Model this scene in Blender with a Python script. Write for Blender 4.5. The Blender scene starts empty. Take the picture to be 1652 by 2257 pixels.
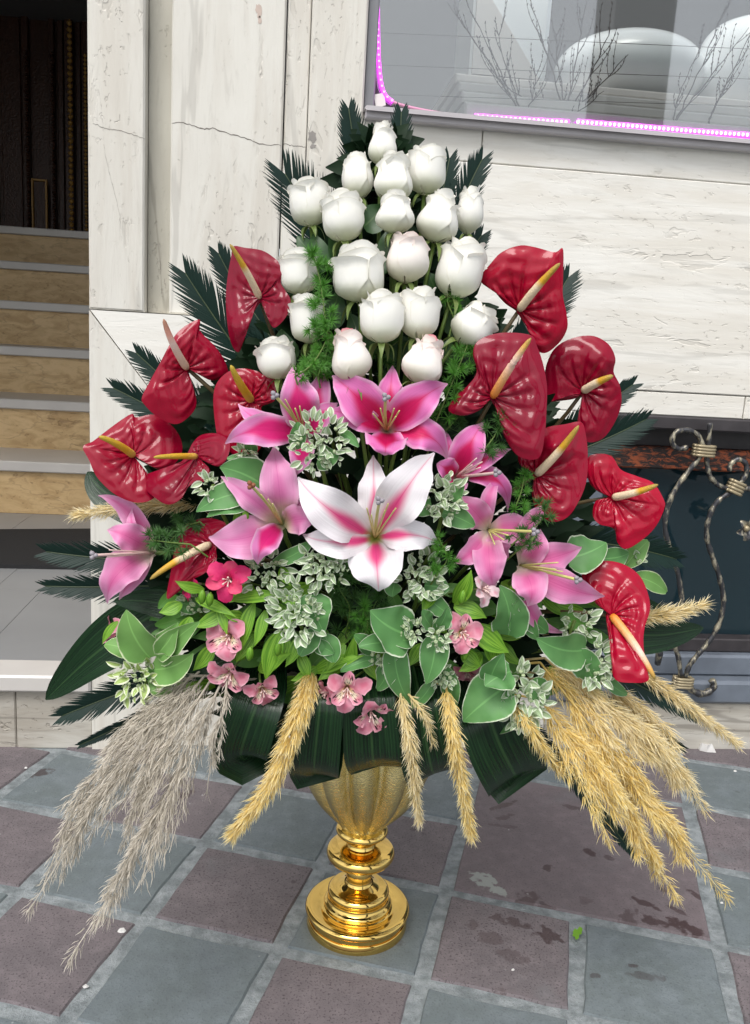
import bpy, math, random
import numpy as np
from mathutils import Matrix, Vector, noise as mnoise
C = bpy.context.scene.collection
rng = random.Random(7)
nrg = np.random.default_rng(11)
# ------------------------------------------------------------------ camera, world, sun, exposure
HC = 1.0
FPX = 1900.65
PIT, ROL, YAW = 0.19521, 0.058156, 0.111968
Fw = np.array([math.sin(YAW)*math.cos(PIT), math.cos(YAW)*math.cos(PIT), -math.sin(PIT)])
r0 = np.array([math.cos(YAW), -math.sin(YAW), 0.0]); u0 = np.cross(r0, Fw)
RT = r0*math.cos(ROL)+u0*math.sin(ROL); UP = -r0*math.sin(ROL)+u0*math.cos(ROL); NR = -Fw
CAM = np.array([0.0, 0.0, HC])
cd = bpy.data.cameras.new('camera'); cam = bpy.data.objects.new('camera', cd); C.objects.link(cam)
cd.sensor_fit = 'VERTICAL'; cd.sensor_height = 24.0; cd.lens = FPX/2257*24.0; cd.clip_start = .02; cd.clip_end = 500
m3 = Matrix(((RT[0], UP[0], NR[0]), (RT[1], UP[1], NR[1]), (RT[2], UP[2], NR[2])))
cam.matrix_world = Matrix.Translation(CAM) @ m3.to_4x4()
bpy.context.scene.camera = cam
SUN_EL, SUN_AZ = math.radians(58), math.radians(205)   # azimuth clockwise from +Y: behind the camera, left
W = bpy.data.worlds.new('World'); bpy.context.scene.world = W; W.use_nodes = True
wn = W.node_tree; wn.nodes.clear()
sky = wn.nodes.new('ShaderNodeTexSky'); sky.sky_type = 'NISHITA'; sky.sun_disc = False
sky.sun_elevation = SUN_EL; sky.sun_rotation = SUN_AZ; sky.dust_density = 3.0; sky.air_density = 1.0
hs = wn.nodes.new('ShaderNodeHueSaturation'); hs.inputs['Saturation'].default_value = .30
bg = wn.nodes.new('ShaderNodeBackground'); bg.inputs['Strength'].default_value = .15
wo = wn.nodes.new('ShaderNodeOutputWorld')
wn.links.new(sky.outputs[0], hs.inputs['Color']); wn.links.new(hs.outputs[0], bg.inputs[0]); wn.links.new(bg.outputs[0], wo.inputs[0])
sl = bpy.data.lights.new('sun', 'SUN'); sl.energy = 1.2; sl.angle = math.radians(28); sl.color = (1, .97, .93)
so = bpy.data.objects.new('sun', sl); C.objects.link(so)
sd = Vector((math.sin(SUN_AZ)*math.cos(SUN_EL), math.cos(SUN_AZ)*math.cos(SUN_EL), math.sin(SUN_EL)))
so.rotation_euler = sd.to_track_quat('Z', 'Y').to_euler(); so.location = (0, 0, 6)
vs = bpy.context.scene.view_settings
vs.view_transform = 'Standard'; vs.look = 'None'; vs.gamma = 1; vs.use_curve_mapping = False; vs.exposure = 0.68

# ------------------------------------------------------------------ helpers: points
YV = 1.332          # plane of the vase axis
YW = 1.99           # plane of the facade
def pt(x, y, Y):
    d = Fw+RT*(x-826)/FPX-UP*(y-1128.5)/FPX
    return CAM+d*((Y-CAM[1])/d[1])
def pq(x, y, q): return pt(x, y, YV-q)
def pz(x, y, z):
    d = Fw+RT*(x-826)/FPX-UP*(y-1128.5)/FPX
    return CAM+d*((z-HC)/d[2])
def sc(P): return float((np.asarray(P)-CAM)@Fw)/FPX
def bulge(x, y):
    e = 1-((x-820)/740)**2-((y-1330)/(1180 if y < 1330 else 430))**2
    return .24*math.sqrt(max(e, 0))
def nz(v):
    v = np.asarray(v, float); return v/max(np.linalg.norm(v), 1e-9)

# ------------------------------------------------------------------ helpers: objects
def thing(name, label, cat, loc=(0, 0, 0), group=None):
    o = bpy.data.objects.new(name, None); C.objects.link(o); o.location = loc; o.empty_display_size = .02
    o['label'] = label; o['category'] = cat
    if group: o['group'] = group
    return o
def tag(o, label=None, cat=None, group=None, kind=None):
    if label: o['label'] = label
    if cat: o['category'] = cat
    if group: o['group'] = group
    if kind: o['kind'] = kind
    return o
class Geo:
    def __init__(s): s.v = []; s.f = []; s.u = []; s.n = 0
    def add(s, v, f, u=None):
        v = np.asarray(v, float).reshape(-1, 3)
        s.v.append(v); s.f += [tuple(i+s.n for i in q) for q in f]
        s.u.append(np.zeros((len(v), 2)) if u is None else np.asarray(u, float).reshape(-1, 2)); s.n += len(v); return s
    def mesh(s, name, mat, origin=(0, 0, 0), smooth=True):
        v = np.concatenate(s.v)-np.asarray(origin); u = np.concatenate(s.u)
        me = bpy.data.meshes.new(name); me.from_pydata(v.tolist(), [], s.f)
        ul = me.uv_layers.new(name='UVMap'); vi = np.empty(len(me.loops), np.int32); me.loops.foreach_get('vertex_index', vi)
        ul.data.foreach_set('uv', u[vi].astype(np.float32).ravel())
        if smooth: me.polygons.foreach_set('use_smooth', np.ones(len(me.polygons), bool))
        me.materials.append(mat); me.update(); return me
    def obj(s, name, mat, parent=None, smooth=True):
        org = np.zeros(3)
        if parent is not None:
            p = parent
            while p is not None: org = org+np.array(p.location); p = p.parent
        o = bpy.data.objects.new(name, s.mesh(name, mat, org, smooth)); C.objects.link(o)
        if parent is not None: o.parent = parent
        return o
def gridf(nu, nv):     # nu columns (across), nv rows (along)
    return [(j*nu+i, j*nu+i+1, (j+1)*nu+i+1, (j+1)*nu+i) for j in range(nv-1) for i in range(nu-1)]
def bez(*p, n=12):
    t = np.linspace(0, 1, n)[:, None]; p = [np.asarray(q, float) for q in p]
    if len(p) == 2: return p[0]*(1-t)+p[1]*t
    if len(p) == 3: return p[0]*(1-t)**2+2*p[1]*t*(1-t)+p[2]*t*t
    return p[0]*(1-t)**3+3*p[1]*t*(1-t)**2+3*p[2]*t*t*(1-t)+p[3]*t**3
def cat(P, n=40, closed=False):
    P = np.asarray(P, float); m = len(P); out = []
    segs = m if closed else m-1
    for k in range(n):
        a = k/(n if closed else n-1)*segs; i = min(int(a), segs-1); t = a-i
        g = (lambda j: P[j % m]) if closed else (lambda j: P[min(max(j, 0), m-1)])
        p0, p1, p2, p3 = g(i-1), g(i), g(i+1), g(i+2)
        out.append(.5*(2*p1+(p2-p0)*t+(2*p0-5*p1+4*p2-p3)*t*t+(3*p1-p0-3*p2+p3)*t**3))
    return np.array(out)
def frames(P, hint):
    T = np.gradient(P, axis=0); T /= np.linalg.norm(T, axis=1, keepdims=True)+1e-12
    h = np.broadcast_to(np.asarray(hint, float), P.shape)
    N = h-(h*T).sum(1, keepdims=True)*T; ln = np.linalg.norm(N, axis=1, keepdims=True)
    N = np.where(ln > 1e-3, N/(ln+1e-12), np.array([0, 0, 1.])); return T, N, np.cross(T, N)
def ribbon(P, hint, Wd, m=7, cup=0., vee=0., ruf=0., rf=3., ph=0., twist=0.):
    n = len(P); T, N, S = frames(P, hint); t = np.linspace(0, 1, n)
    tw = np.asarray(twist)*t if np.ndim(twist) == 0 else np.asarray(twist)
    c, s_ = np.cos(tw)[:, None], np.sin(tw)[:, None]; S, N = S*c+N*s_, N*c-S*s_
    s = np.linspace(-1, 1, m); V = np.empty((n, m, 3)); U = np.empty((n, m, 2))
    cupa = np.broadcast_to(np.asarray(cup, float), (n,)); veea = np.broadcast_to(np.asarray(vee, float), (n,))
    for i, a in enumerate(s):
        off = Wd*(cupa*a*a+veea*abs(a)+ruf*a*a*np.sin(2*math.pi*rf*t+ph+(1.7 if a > 0 else 0)))
        V[:, i] = P+S*(Wd*a)[:, None]+N*off[:, None]
        U[:, i, 0] = (a+1)/2; U[:, i, 1] = t
    return V.reshape(-1, 3), gridf(m, n), U.reshape(-1, 2)
def tube(P, R, k=6, cap=True):
    P = np.asarray(P, float); n = len(P); R = np.broadcast_to(np.asarray(R, float), (n,))
    T, N, S = frames(P, nz(np.array([.31, -.52, .79])))
    a = np.arange(k)*2*math.pi/k
    V = P[:, None]+R[:, None, None]*(np.cos(a)[None, :, None]*N[:, None]+np.sin(a)[None, :, None]*S[:, None])
    U = np.stack(np.broadcast_arrays(np.arange(k)[None]/k, np.linspace(0, 1, n)[:, None]), -1)
    f = [(j*k+i, j*k+(i+1) % k, (j+1)*k+(i+1) % k, (j+1)*k+i) for j in range(n-1) for i in range(k)]
    if cap: f += [tuple(range(k-1, -1, -1)), tuple((n-1)*k+i for i in range(k))]
    return V.reshape(-1, 3), f, U.reshape(-1, 2)
def lathe(prof, c, k=48, flute=None):
    prof = np.asarray(prof, float); n = len(prof); a = np.arange(k)*2*math.pi/k; V = np.empty((n, k, 3))
    for j, (r, z) in enumerate(prof):
        rr = r*np.ones(k) if flute is None else r*flute(a, j/(n-1))
        V[j] = np.stack([c[0]+rr*np.cos(a), c[1]+rr*np.sin(a), np.full(k, c[2]+z)], -1)
    U = np.stack(np.broadcast_arrays(np.arange(k)[None]/k, np.linspace(0, 1, n)[:, None]), -1)
    f = [(j*k+i, j*k+(i+1) % k, (j+1)*k+(i+1) % k, (j+1)*k+i) for j in range(n-1) for i in range(k)]
    return V.reshape(-1, 3), f, U.reshape(-1, 2)
def box(x0, x1, y0, y1, z0, z1, bev=.0):
    b = bev
    if b <= 0:
        v = [(x, y, z) for z in (z0, z1) for y in (y0, y1) for x in (x0, x1)]
        return v, [(0, 2, 3, 1), (4, 5, 7, 6), (0, 1, 5, 4), (2, 6, 7, 3), (0, 4, 6, 2), (1, 3, 7, 5)], None
    v = [(x, y0, z) for x, z in ((x0+b, z0+b), (x1-b, z0+b), (x1-b, z1-b), (x0+b, z1-b))]       # front face inset
    v += [(x, y0+b, z) for x, z in ((x0, z0), (x1, z0), (x1, z1), (x0, z1))]
    v += [(x, y1, z) for x, z in ((x0, z0), (x1, z0), (x1, z1), (x0, z1))]
    f = [(0, 1, 2, 3)]+[(4+i, 4+(i+1) % 4, (i+1) % 4, i) for i in range(4)]+[(8+i, 8+(i+1) % 4, 4+(i+1) % 4, 4+i) for i in range(4)]+[(11, 10, 9, 8)]
    return v, f, None

# ------------------------------------------------------------------ helpers: materials
class Mt:
    def __init__(s, name, rough=.5, spec=.5, metal=0., coat=0., coat_r=.1):
        s.m = bpy.data.materials.new(name); s.m.use_nodes = True; s.t = s.m.node_tree; s.b = s.t.nodes['Principled BSDF']
        s.out = s.t.nodes['Material Output']
        s.set('Roughness', rough); s.set('Specular IOR Level', spec); s.set('Metallic', metal); s.set('Coat Weight', coat); s.set('Coat Roughness', coat_r)
        s._uv = None
    def set(s, k, v):
        if hasattr(v, 'is_output'): s.t.links.new(v, s.b.inputs[k])
        else: s.b.inputs[k].default_value = v if not (isinstance(v, tuple) and len(v) == 3) else (*v, 1)
        return s
    def n(s, t, **kw):
        nd = s.t.nodes.new(t)
        for k, v in kw.items(): setattr(nd, k, v)
        return nd
    def put(s, sock, v):
        if hasattr(v, 'is_output'): s.t.links.new(v, sock)
        else: sock.default_value = (*v, 1) if isinstance(v, tuple) and len(v) == 3 and sock.type == 'RGBA' else v
    def uv(s):
        if s._uv is None:
            a = s.n('ShaderNodeTexCoord'); b = s.n('ShaderNodeSeparateXYZ'); s.t.links.new(a.outputs['UV'], b.inputs[0]); s._uv = (b.outputs[0], b.outputs[1], a.outputs['UV'])
        return s._uv
    def oc(s, scale=(1, 1, 1), rot=(0, 0, 0), which='Object'):
        a = s.n('ShaderNodeTexCoord'); b = s.n('ShaderNodeMapping'); s.t.links.new(a.outputs[which], b.inputs[0])
        b.inputs['Scale'].default_value = scale; b.inputs['Rotation'].default_value = rot; return b.outputs[0]
    def wp(s, scale=(1, 1, 1), rot=(0, 0, 0)):
        a = s.n('ShaderNodeNewGeometry'); b = s.n('ShaderNodeMapping'); s.t.links.new(a.outputs['Position'], b.inputs[0])
        b.inputs['Scale'].default_value = scale; b.inputs['Rotation'].default_value = rot; return b.outputs[0]
    def ma(s, op, a, b=0., c=0., clamp=False):
        nd = s.n('ShaderNodeMath', operation=op, use_clamp=clamp); s.put(nd.inputs[0], a); s.put(nd.inputs[1], b)
        if op in ('MULTIPLY_ADD',): s.put(nd.inputs[2], c)
        return nd.outputs[0]
    def sm(s, x, lo, hi, a=0., b=1.):
        nd = s.n('ShaderNodeMapRange', interpolation_type='SMOOTHSTEP'); s.put(nd.inputs[0], x); s.put(nd.inputs[1], lo); s.put(nd.inputs[2], hi); s.put(nd.inputs[3], a); s.put(nd.inputs[4], b)
        return nd.outputs[0]
    def noise(s, vec, scale=5., detail=3., rough=.5, dist=0., dim='3D'):
        nd = s.n('ShaderNodeTexNoise'); s.put(nd.inputs['Vector'], vec); nd.inputs['Scale'].default_value = scale
        nd.inputs['Detail'].default_value = detail; nd.inputs['Roughness'].default_value = rough; nd.inputs['Distortion'].default_value = dist; return nd.outputs[0]
    def vor(s, vec, scale=5., feat='F1'):
        nd = s.n('ShaderNodeTexVoronoi', feature=feat); s.put(nd.inputs['Vector'], vec); nd.inputs['Scale'].default_value = scale; return nd.outputs[0]
    def mix(s, f, a, b, mode='MIX'):
        nd = s.n('ShaderNodeMix', data_type='RGBA', blend_type=mode); s.put(nd.inputs[0], f); s.put(nd.inputs[6], a); s.put(nd.inputs[7], b); return nd.outputs[2]
    def rnd(s): return s.n('ShaderNodeObjectInfo').outputs['Random']
    def bump(s, h, strength=.3, dist=.002, coat=False):
        nd = s.n('ShaderNodeBump'); s.put(nd.inputs['Height'], h); nd.inputs['Strength'].default_value = strength; nd.inputs['Distance'].default_value = dist
        s.set('Normal', nd.outputs[0]);
        if coat: s.set('Coat Normal', nd.outputs[0])
        return s
    def trans(s, w=.25, col=None):
        # thin-leaf translucency
        tr = s.n('ShaderNodeBsdfTranslucent'); mx = s.n('ShaderNodeMixShader'); mx.inputs[0].default_value = w
        l = s.b.inputs['Base Color'].links
        if l: s.t.links.new(l[0].from_socket, tr.inputs[0])
        else: tr.inputs[0].default_value = s.b.inputs['Base Color'].default_value
        s.t.links.new(s.b.outputs[0], mx.inputs[1]); s.t.links.new(tr.outputs[0], mx.inputs[2]); s.t.links.new(mx.outputs[0], s.out.inputs[0]); return s
MT = {}
def flat(name, col, rough=.5, var=.15, nscale=30, spec=.5, **k):
    m = Mt(name, rough, spec, **k); nn = m.noise(m.wp(), nscale, 4)
    m.set('Base Color', m.mix(nn, tuple(c*(1-var) for c in col), tuple(min(1, c*(1+var)) for c in col))); return m
def travertine(name, light, dark, vert=False, vein=1.0, pit=1.0, dirt=(.30, .27, .22), rough=.55, veinscale=1., an=.11):
    m = Mt(name, rough, .35)
    ax = (1, 1, an) if vert else (an, 1, 1)
    sc_ = lambda k: tuple(k*a*veinscale for a in ax)
    warp = m.noise(m.wp((3, 3, 3)), 1., 3)
    n1 = m.noise(m.wp(sc_(9)), 1.5, 6, .6, .9); n2 = m.noise(m.wp(sc_(30)), 1.2, 6, .65, 1.6); n3 = m.noise(m.wp(sc_(70)), 1., 4, .6, .6); big = m.noise(m.wp(), 1.7, 4, .55)
    c = m.mix(m.sm(n1, .38, .66), light, dark); c = m.mix(m.ma('MULTIPLY', m.sm(n2, .55, .70), .5*vein), c, tuple(x*.74 for x in dark))
    c = m.mix(m.ma('MULTIPLY', m.sm(n3, .58, .72), .25*vein), c, tuple(x*.62 for x in dark)); c = m.mix(m.ma('MULTIPLY', m.sm(big, .46, .7), .4), c, tuple(x*.88 for x in dark))
    # one or two bold veins: thin contour lines of a slow noise
    vn = m.noise(m.wp(sc_(5.)), 1., 5, .5, .4); ln = m.ma('ABSOLUTE', m.ma('SUBTRACT', vn, .53)); c = m.mix(m.ma('MULTIPLY', m.sm(ln, .016, .003), .5*vein), c, tuple(x*.55 for x in dark))
    # pits in bands along the bedding
    band = m.ma('MULTIPLY', m.sm(n1, .45, .58), m.sm(big, .38, .56))
    e1 = (24, 40, 9) if vert else (9, 40, 24); e2 = (90, 140, 45) if vert else (45, 140, 90)
    p1 = m.sm(m.noise(m.wp(e1), 1., 3, .6, .5), .62, .655); p2 = m.sm(m.noise(m.wp(e2), 1., 3, .6, .4), .62, .66)
    pits = m.ma('MULTIPLY', m.ma('MAXIMUM', m.ma('MULTIPLY', p1, band), m.ma('MULTIPLY', p2, m.ma('MULTIPLY_ADD', band, .8, .12))), pit)
    c = m.mix(m.ma('MULTIPLY', pits, .5), c, dirt)
    m.set('Base Color', c); m.bump(m.ma('SUBTRACT', m.ma('MULTIPLY', n2, .3), pits), .7, .004); return m
MT['trav_v'] = travertine('travertine_vertical', (.675, .655, .595), (.585, .55, .485), True, .7, .42)
MT['trav_g'] = travertine('travertine_groove', (.50, .48, .41), (.41, .385, .32), True, .9, .7)  # groove stone darkened: recess shade and grey stain both put into the colour
MT['trav_h'] = travertine('travertine_horizontal', (.765, .745, .69), (.675, .64, .57), False, .6, .42)
MT['trav_b'] = travertine('travertine_brown', (.63, .45, .235), (.48, .32, .15), False, .7, .9, (.24, .15, .08), .4, 1.6, .38)
MT['trav_low'] = travertine('travertine_weathered', (.50, .48, .43), (.36, .33, .28), False, 1.2, 1.2)
MT['tread'] = flat('tread_stone', (.52, .495, .465), .35, .12, 9)
MT['sill'] = flat('sill_marble', (.46, .43, .44), .35, .14, 7)
MT['landing'] = flat('landing_stone', (.235, .238, .24), .36, .1, 6)
MT['joint'] = flat('crack_dark', (.16, .14, .12), .8)  # dark tone of the cracks in the slabs
MT['mat'] = Mt('rubber_mat', .75, .3); MT['mat'].set('Base Color', (.018, .018, .019)).bump(MT['mat'].noise(MT['mat'].wp((400, 60, 60)), 1, 2), .6, .002)
def wood():
    m = Mt('carved_wood', .35, .4); w = m.wp((30, 30, 3)); n = m.noise(w, 2, 5, .6, 1.0)
    m.set('Base Color', m.mix(n, (.012, .005, .003), (.075, .026, .012))); m.bump(m.noise(m.wp((1, 1, 1)), 70, 3), .7, .006); return m
MT['wood'] = wood(); MT['gild'] = flat('gilded_trim', (.34, .19, .045), .4, .5, 60)
MT['dark_glass'] = Mt('dark_glass', .06, .5).set('Base Color', (.010, .024, .031))
def iron():
    m = Mt('wrought_iron', .42, .5, .55); n = m.noise(m.wp((1, 1, .5)), 70, 4, .65); m.set('Base Color', m.mix(m.sm(n, .46, .64), (.055, .055, .060), (.40, .36, .26))); m.bump(n, .5, .004); return m
MT['iron'] = iron()
MT['brass_wrap'] = flat('collar_patina', (.36, .30, .19), .45, .35, 90, metal=.4)
def rust():
    m = Mt('rusted_frame', .6, .4); n = m.noise(m.wp((9, 9, 24)), 4, 6, .7, .7); m.set('Base Color', m.mix(m.sm(n, .46, .6), (.018, .013, .012), (.27, .065, .022))); m.bump(n, .5, .004); return m
MT['rust'] = rust()
MT['frame_dark'] = flat('dark_frame_paint', (.035, .03, .032), .5, .6, 25)
MT['frame_blue'] = flat('weathered_metal', (.13, .15, .18), .38, .35, 14)
MT['frame_grey'] = flat('window_frame_grey', (.20, .20, .21), .4, .1, 10)
MT['inside'] = flat('interior_paint', (.10, .10, .102), .6, .06, 3)
MT['white_gloss'] = Mt('white_glaze', .22, .5, coat=.3).set('Base Color', (.80, .82, .83))
MT['white_slab'] = flat('white_slab', (.70, .66, .63), .45, .08, 6)
MT['twig'] = flat('dry_twig', (.075, .052, .042), .7, .4, 60)
def pane(name, tint, k, kmin):
    m = Mt(name); t = m.t; t.nodes.remove(m.b)
    tr = m.n('ShaderNodeBsdfTransparent'); tr.inputs[0].default_value = (*tint, 1); gl = m.n('ShaderNodeBsdfGlossy'); gl.inputs['Roughness'].default_value = .02
    fr = m.n('ShaderNodeFresnel'); fr.inputs[0].default_value = 1.5
    f = m.ma('MULTIPLY_ADD', fr.outputs[0], k, kmin, True); mx = m.n('ShaderNodeMixShader'); t.links.new(f, mx.inputs[0]); t.links.new(tr.outputs[0], mx.inputs[1]); t.links.new(gl.outputs[0], mx.inputs[2]); t.links.new(mx.outputs[0], m.out.inputs[0]); return m
MT['pane'] = pane('clear_pane', (.95, .97, .96), 1.3, .075)
def led(name, col, st):
    m = Mt(name, .4); m.set('Base Color', (.5, .2, .5)).set('Emission Color', col); m.b.inputs['Emission Strength'].default_value = st; return m
MT['led_bright'] = led('led_bright', (1, .30, 1), 4.); MT['led_dim'] = led('led_dim', (1, .25, .95), 1.6)
MT['led_tube'] = led('led_sleeve', (.78, .01, .88), 2.2); MT['led_tube_off'] = flat('led_sleeve_unlit', (.62, .28, .42), .3, .1)
def paver(name, base, b2, speck, stains=(), splash=()):
    m = Mt(name, .72, .35); n = m.noise(m.wp(), 9, 5, .6); f = m.noise(m.wp(), 260, 2, .6); big = m.noise(m.wp(), 3.1, 4, .6)
    c = m.mix(m.sm(n, .38, .62), base, b2); n2 = m.noise(m.wp(), 38, 5, .7); c = m.mix(m.ma('MULTIPLY', m.sm(n2, .48, .66), .38), c, tuple(x*1.38 for x in base)); c = m.mix(m.ma('MULTIPLY', m.sm(n2, .48, .34), .35), c, tuple(x*.66 for x in base)); c = m.mix(m.ma('MULTIPLY', m.rnd(), .35), c, tuple(x*.75 for x in base))
    c = m.mix(m.ma('MULTIPLY', m.sm(f, .55, .68), speck), c, (.035, .028, .03))
    c = m.mix(m.ma('MULTIPLY', m.sm(big, .55, .72), .4), c, (.150, .165, .172))
    spots = m.sm(m.vor(m.wp(), 17), .13, .07); gate = m.sm(m.noise(m.wp(), 5.3, 2), .55, .63)
    c = m.mix(m.ma('MULTIPLY', m.ma('MULTIPLY', spots, gate), .55), c, (.03, .02, .02))
    white = m.sm(m.vor(m.wp((1, 1, 1)), 31), .085, .05); c = m.mix(m.ma('MULTIPLY', m.ma('MULTIPLY', white, m.sm(m.noise(m.wp(), 7.7, 2), .58, .62)), .6), c, (.5, .5, .5))
    if splash:
        sp = m.n('ShaderNodeTexNoise'); m.put(sp.inputs['Vector'], m.wp()); sp.inputs['Scale'].default_value = 75; sp.inputs['Detail'].default_value = 4
        stains = tuple(stains)
    if stains:
        jit = m.n('ShaderNodeTexNoise'); m.put(jit.inputs['Vector'], m.wp()); jit.inputs['Scale'].default_value = 62; jit.inputs['Detail'].default_value = 4
        acc = None; acs = None
        for (x, y, w, h, rot, wt) in tuple(stains)+tuple(splash):
            pale = (x, y, w, h, rot, wt) in splash
            a = pz(x, y, .004); bx = pz(x+w*math.cos(rot), y+w*math.sin(rot), .004)-a; hy = pz(x-h*math.sin(rot), y+h*math.cos(rot), .004)-a
            g = m.n('ShaderNodeNewGeometry'); vm = m.n('ShaderNodeVectorMath', operation='SUBTRACT'); m.t.links.new(g.outputs['Position'], vm.inputs[0]); vm.inputs[1].default_value = tuple(a)
            M2 = np.linalg.inv(np.array([[bx[0], hy[0]], [bx[1], hy[1]]]))
            d = []
            for k in range(2):
                dp = m.n('ShaderNodeVectorMath', operation='DOT_PRODUCT'); m.t.links.new(vm.outputs[0], dp.inputs[0]); dp.inputs[1].default_value = (M2[k, 0], M2[k, 1], 0); d.append(dp.outputs['Value'])
            e = m.ma('ADD', m.ma('MULTIPLY', d[0], d[0]), m.ma('MULTIPLY', d[1], d[1])); e = m.ma('ADD', e, m.ma('MULTIPLY', m.ma('SUBTRACT', jit.outputs[0], .5), 5.))
            e = m.ma('MULTIPLY', m.sm(e, 1.15, .55), wt)
            if pale: acs = e if acs is None else m.ma('MAXIMUM', acs, e)
            else: acc = e if acc is None else m.ma('MAXIMUM', acc, e)
        if acs is not None: c = m.mix(m.ma('MULTIPLY', acs, .85), c, (.27, .29, .27))
        c = m.mix(m.ma('MULTIPLY', acc, .8), c, (.035, .016, .016)); m.set('Roughness', m.ma('MULTIPLY_ADD', acc, -.25, .72))
    m.set('Base Color', c); m.bump(m.ma('ADD', m.ma('MULTIPLY', f, .6), n2), .5, .0025); return m
ST_BIG = ((1515, 2046, 46, 13, .35, 1), (1440, 2030, 34, 10, .35, .9), (1382, 2025, 20, 26, .9, .6), (1425, 1992, 34, 6, .4, .9), (1165, 1982, 24, 18, .4, .75), (1210, 2003, 30, 8, .25, .8), (1110, 1775, 34, 5, -.3, .7), (1115, 1800, 26, 5, -.2, .6), (1110, 1820, 40, 4, .1, .5), (1300, 1878, 20, 6, .4, .9), (1380, 1848, 36, 4, .3, .8), (1210, 1912, 12, 8, 0, .8), (1262, 1780, 22, 5, .3, .6), (1540, 1975, 30, 6, .5, .8), (1490, 2005, 26, 5, .5, .7), (1340, 1890, 12, 5, .3, .6), (1460, 1960, 14, 6, .3, .6), (1550, 1930, 18, 6, .4, .6), (1290, 1985, 14, 10, .2, .4))
ST_BR = ((1120, 2030, 50, 10, .3, .8), (1080, 2065, 34, 14, .3, .5), (1210, 2062, 32, 16, .3, .9), (1140, 2110, 40, 14, .3, .45), (1100, 2200, 18, 26, .1, .45), (1040, 2040, 16, 12, .3, .5), (405, 1752, 24, 8, -.2, .9), (455, 2055, 12, 6, 0, .6))
ST_GR = ((60, 1706, 60, 10, -.15, .9), (1420, 2150, 40, 10, .2, .5), (1560, 1990, 20, 8, .3, .8), (1310, 2150, 12, 6, .1, .6), (1400, 2130, 14, 5, .2, .7), (860, 2075, 30, 14, .2, .35))
MT['brown'] = paver('paver_brown', (.150, .128, .134), (.122, .106, .112), .75, ST_BR)
MT['grey'] = paver('paver_grey', (.138, .162, .172), (.120, .142, .144), .3, ST_GR)
MT['big'] = paver('paver_stained_brown', (.158, .130, .137), (.136, .114, .120), .35, ST_BIG, ((1072, 1944, 38, 15, .45, 1), (1100, 1966, 24, 8, .5, .9)))
def grout():
    m = Mt('mortar', .85, .3); n = m.noise(m.wp(), 30, 8, .72); f = m.noise(m.wp(), 240, 3, .7); c = m.mix(m.sm(n, .36, .64), (.150, .170, .176), (.285, .312, .320)); c = m.mix(m.ma('MULTIPLY', m.sm(f, .56, .7), .55), c, (.06, .065, .066)); m.set('Base Color', c); m.bump(m.ma('ADD', n, m.ma('MULTIPLY', f, .5)), .9, .005); return m
MT['grout'] = grout()
MT['wet'] = flat('wet_stain', (.055, .022, .022), .55, .4, 60); MT['paint'] = flat('dried_splash', (.34, .36, .34), .8, .1, 60)
MT['pebble'] = flat('pale_chip', (.55, .54, .52), .7, .15, 60)
def gold(name, bumpk):
    m = Mt(name, .12, .5, 1.0)
    if bumpk:
        w = m.oc((1, 1, 2.6)); n = m.noise(w, 190, 3, .6); m.set('Base Color', m.mix(m.noise(m.oc(), 60, 2), (.66, .52, .18), (.84, .73, .40))); m.set('Roughness', .17); m.bump(n, .7, .0032)
    else: n = m.noise(m.wp(), 40, 5, .65); m.set('Base Color', m.mix(n, (.76, .50, .13), (.84, .60, .20))); m.set('Roughness', m.sm(n, .4, .75, .05, .22)); m.bump(m.noise(m.wp(), 18, 2), .06, .004)
    return m
MT['gold'] = gold('polished_gold', 0); MT['gold_ham'] = gold('hammered_gold', 1)

# ---- plant materials
def rose_m(name, pink):
    m = Mt(name, .55, .25); u, v, uv = m.uv(); n = m.noise(m.wp(), 60, 4)
    c = m.mix(n, (.85, .835, .77), (.90, .89, .845)); c = m.mix(m.ma('MULTIPLY', m.sm(v, .5, .0), .8), c, (.64, .67, .42)); au = m.ma('ABSOLUTE', m.ma('MULTIPLY_ADD', u, 2., -1.)); c = m.mix(m.ma('MULTIPLY', m.ma('MAXIMUM', m.sm(au, .9, 1.), m.sm(v, .95, 1.)), .35), c, (.70, .66, .52))
    if pink: c = m.mix(m.ma('MULTIPLY', m.sm(v, .78, 1.0), pink), c, (.78, .22, .28)); c = m.mix(.10, c, (.85, .45, .42))
    m.set('Base Color', c); m.bump(m.noise(m.wp((1, 1, .25)), 160, 3), .25, .0015); return m.trans(.22).m
MT['rose'] = rose_m('rose_white', 0); MT['rose_p'] = rose_m('rose_blush', .12); MT['rose_core'] = rose_m('rose_pink_heart', .9)
def green(name, a, b, rough=.45, spec=.4, tr=.2, vein=None):
    m = Mt(name, rough, spec); u, v, uv = m.uv(); n = m.noise(m.wp(), 25, 3); c = m.mix(n, a, b)
    if vein: c = m.mix(m.ma('MULTIPLY', m.sm(m.ma('ABSOLUTE', m.ma('SUBTRACT', u, .5)), .04, .012), .6), c, vein)
    m.set('Base Color', c); return m.trans(tr).m if tr else m.m
MT['stem'] = green('flower_stem', (.07, .13, .02), (.12, .18, .035), tr=0); MT['red_stem'] = green('anthurium_stem', (.07, .04, .02), (.10, .08, .03), tr=0)
MT['sepal'] = green('sepal_green', (.13, .20, .05), (.22, .28, .09)); MT['rose_leaf'] = green('rose_leaf', (.022, .065, .02), (.05, .12, .035), .4, .4, .2, (.10, .17, .06))
MT['frond'] = green('sago_leaflet', (.005, .017, .013), (.009, .029, .021), .45, .22, .05); MT['rachis'] = green('sago_rachis', (.03, .05, .02), (.05, .07, .03), tr=0)
MT['filler'] = green('dark_greenery', (.004, .012, .005), (.009, .028, .009), .55, .15, .06)
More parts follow.
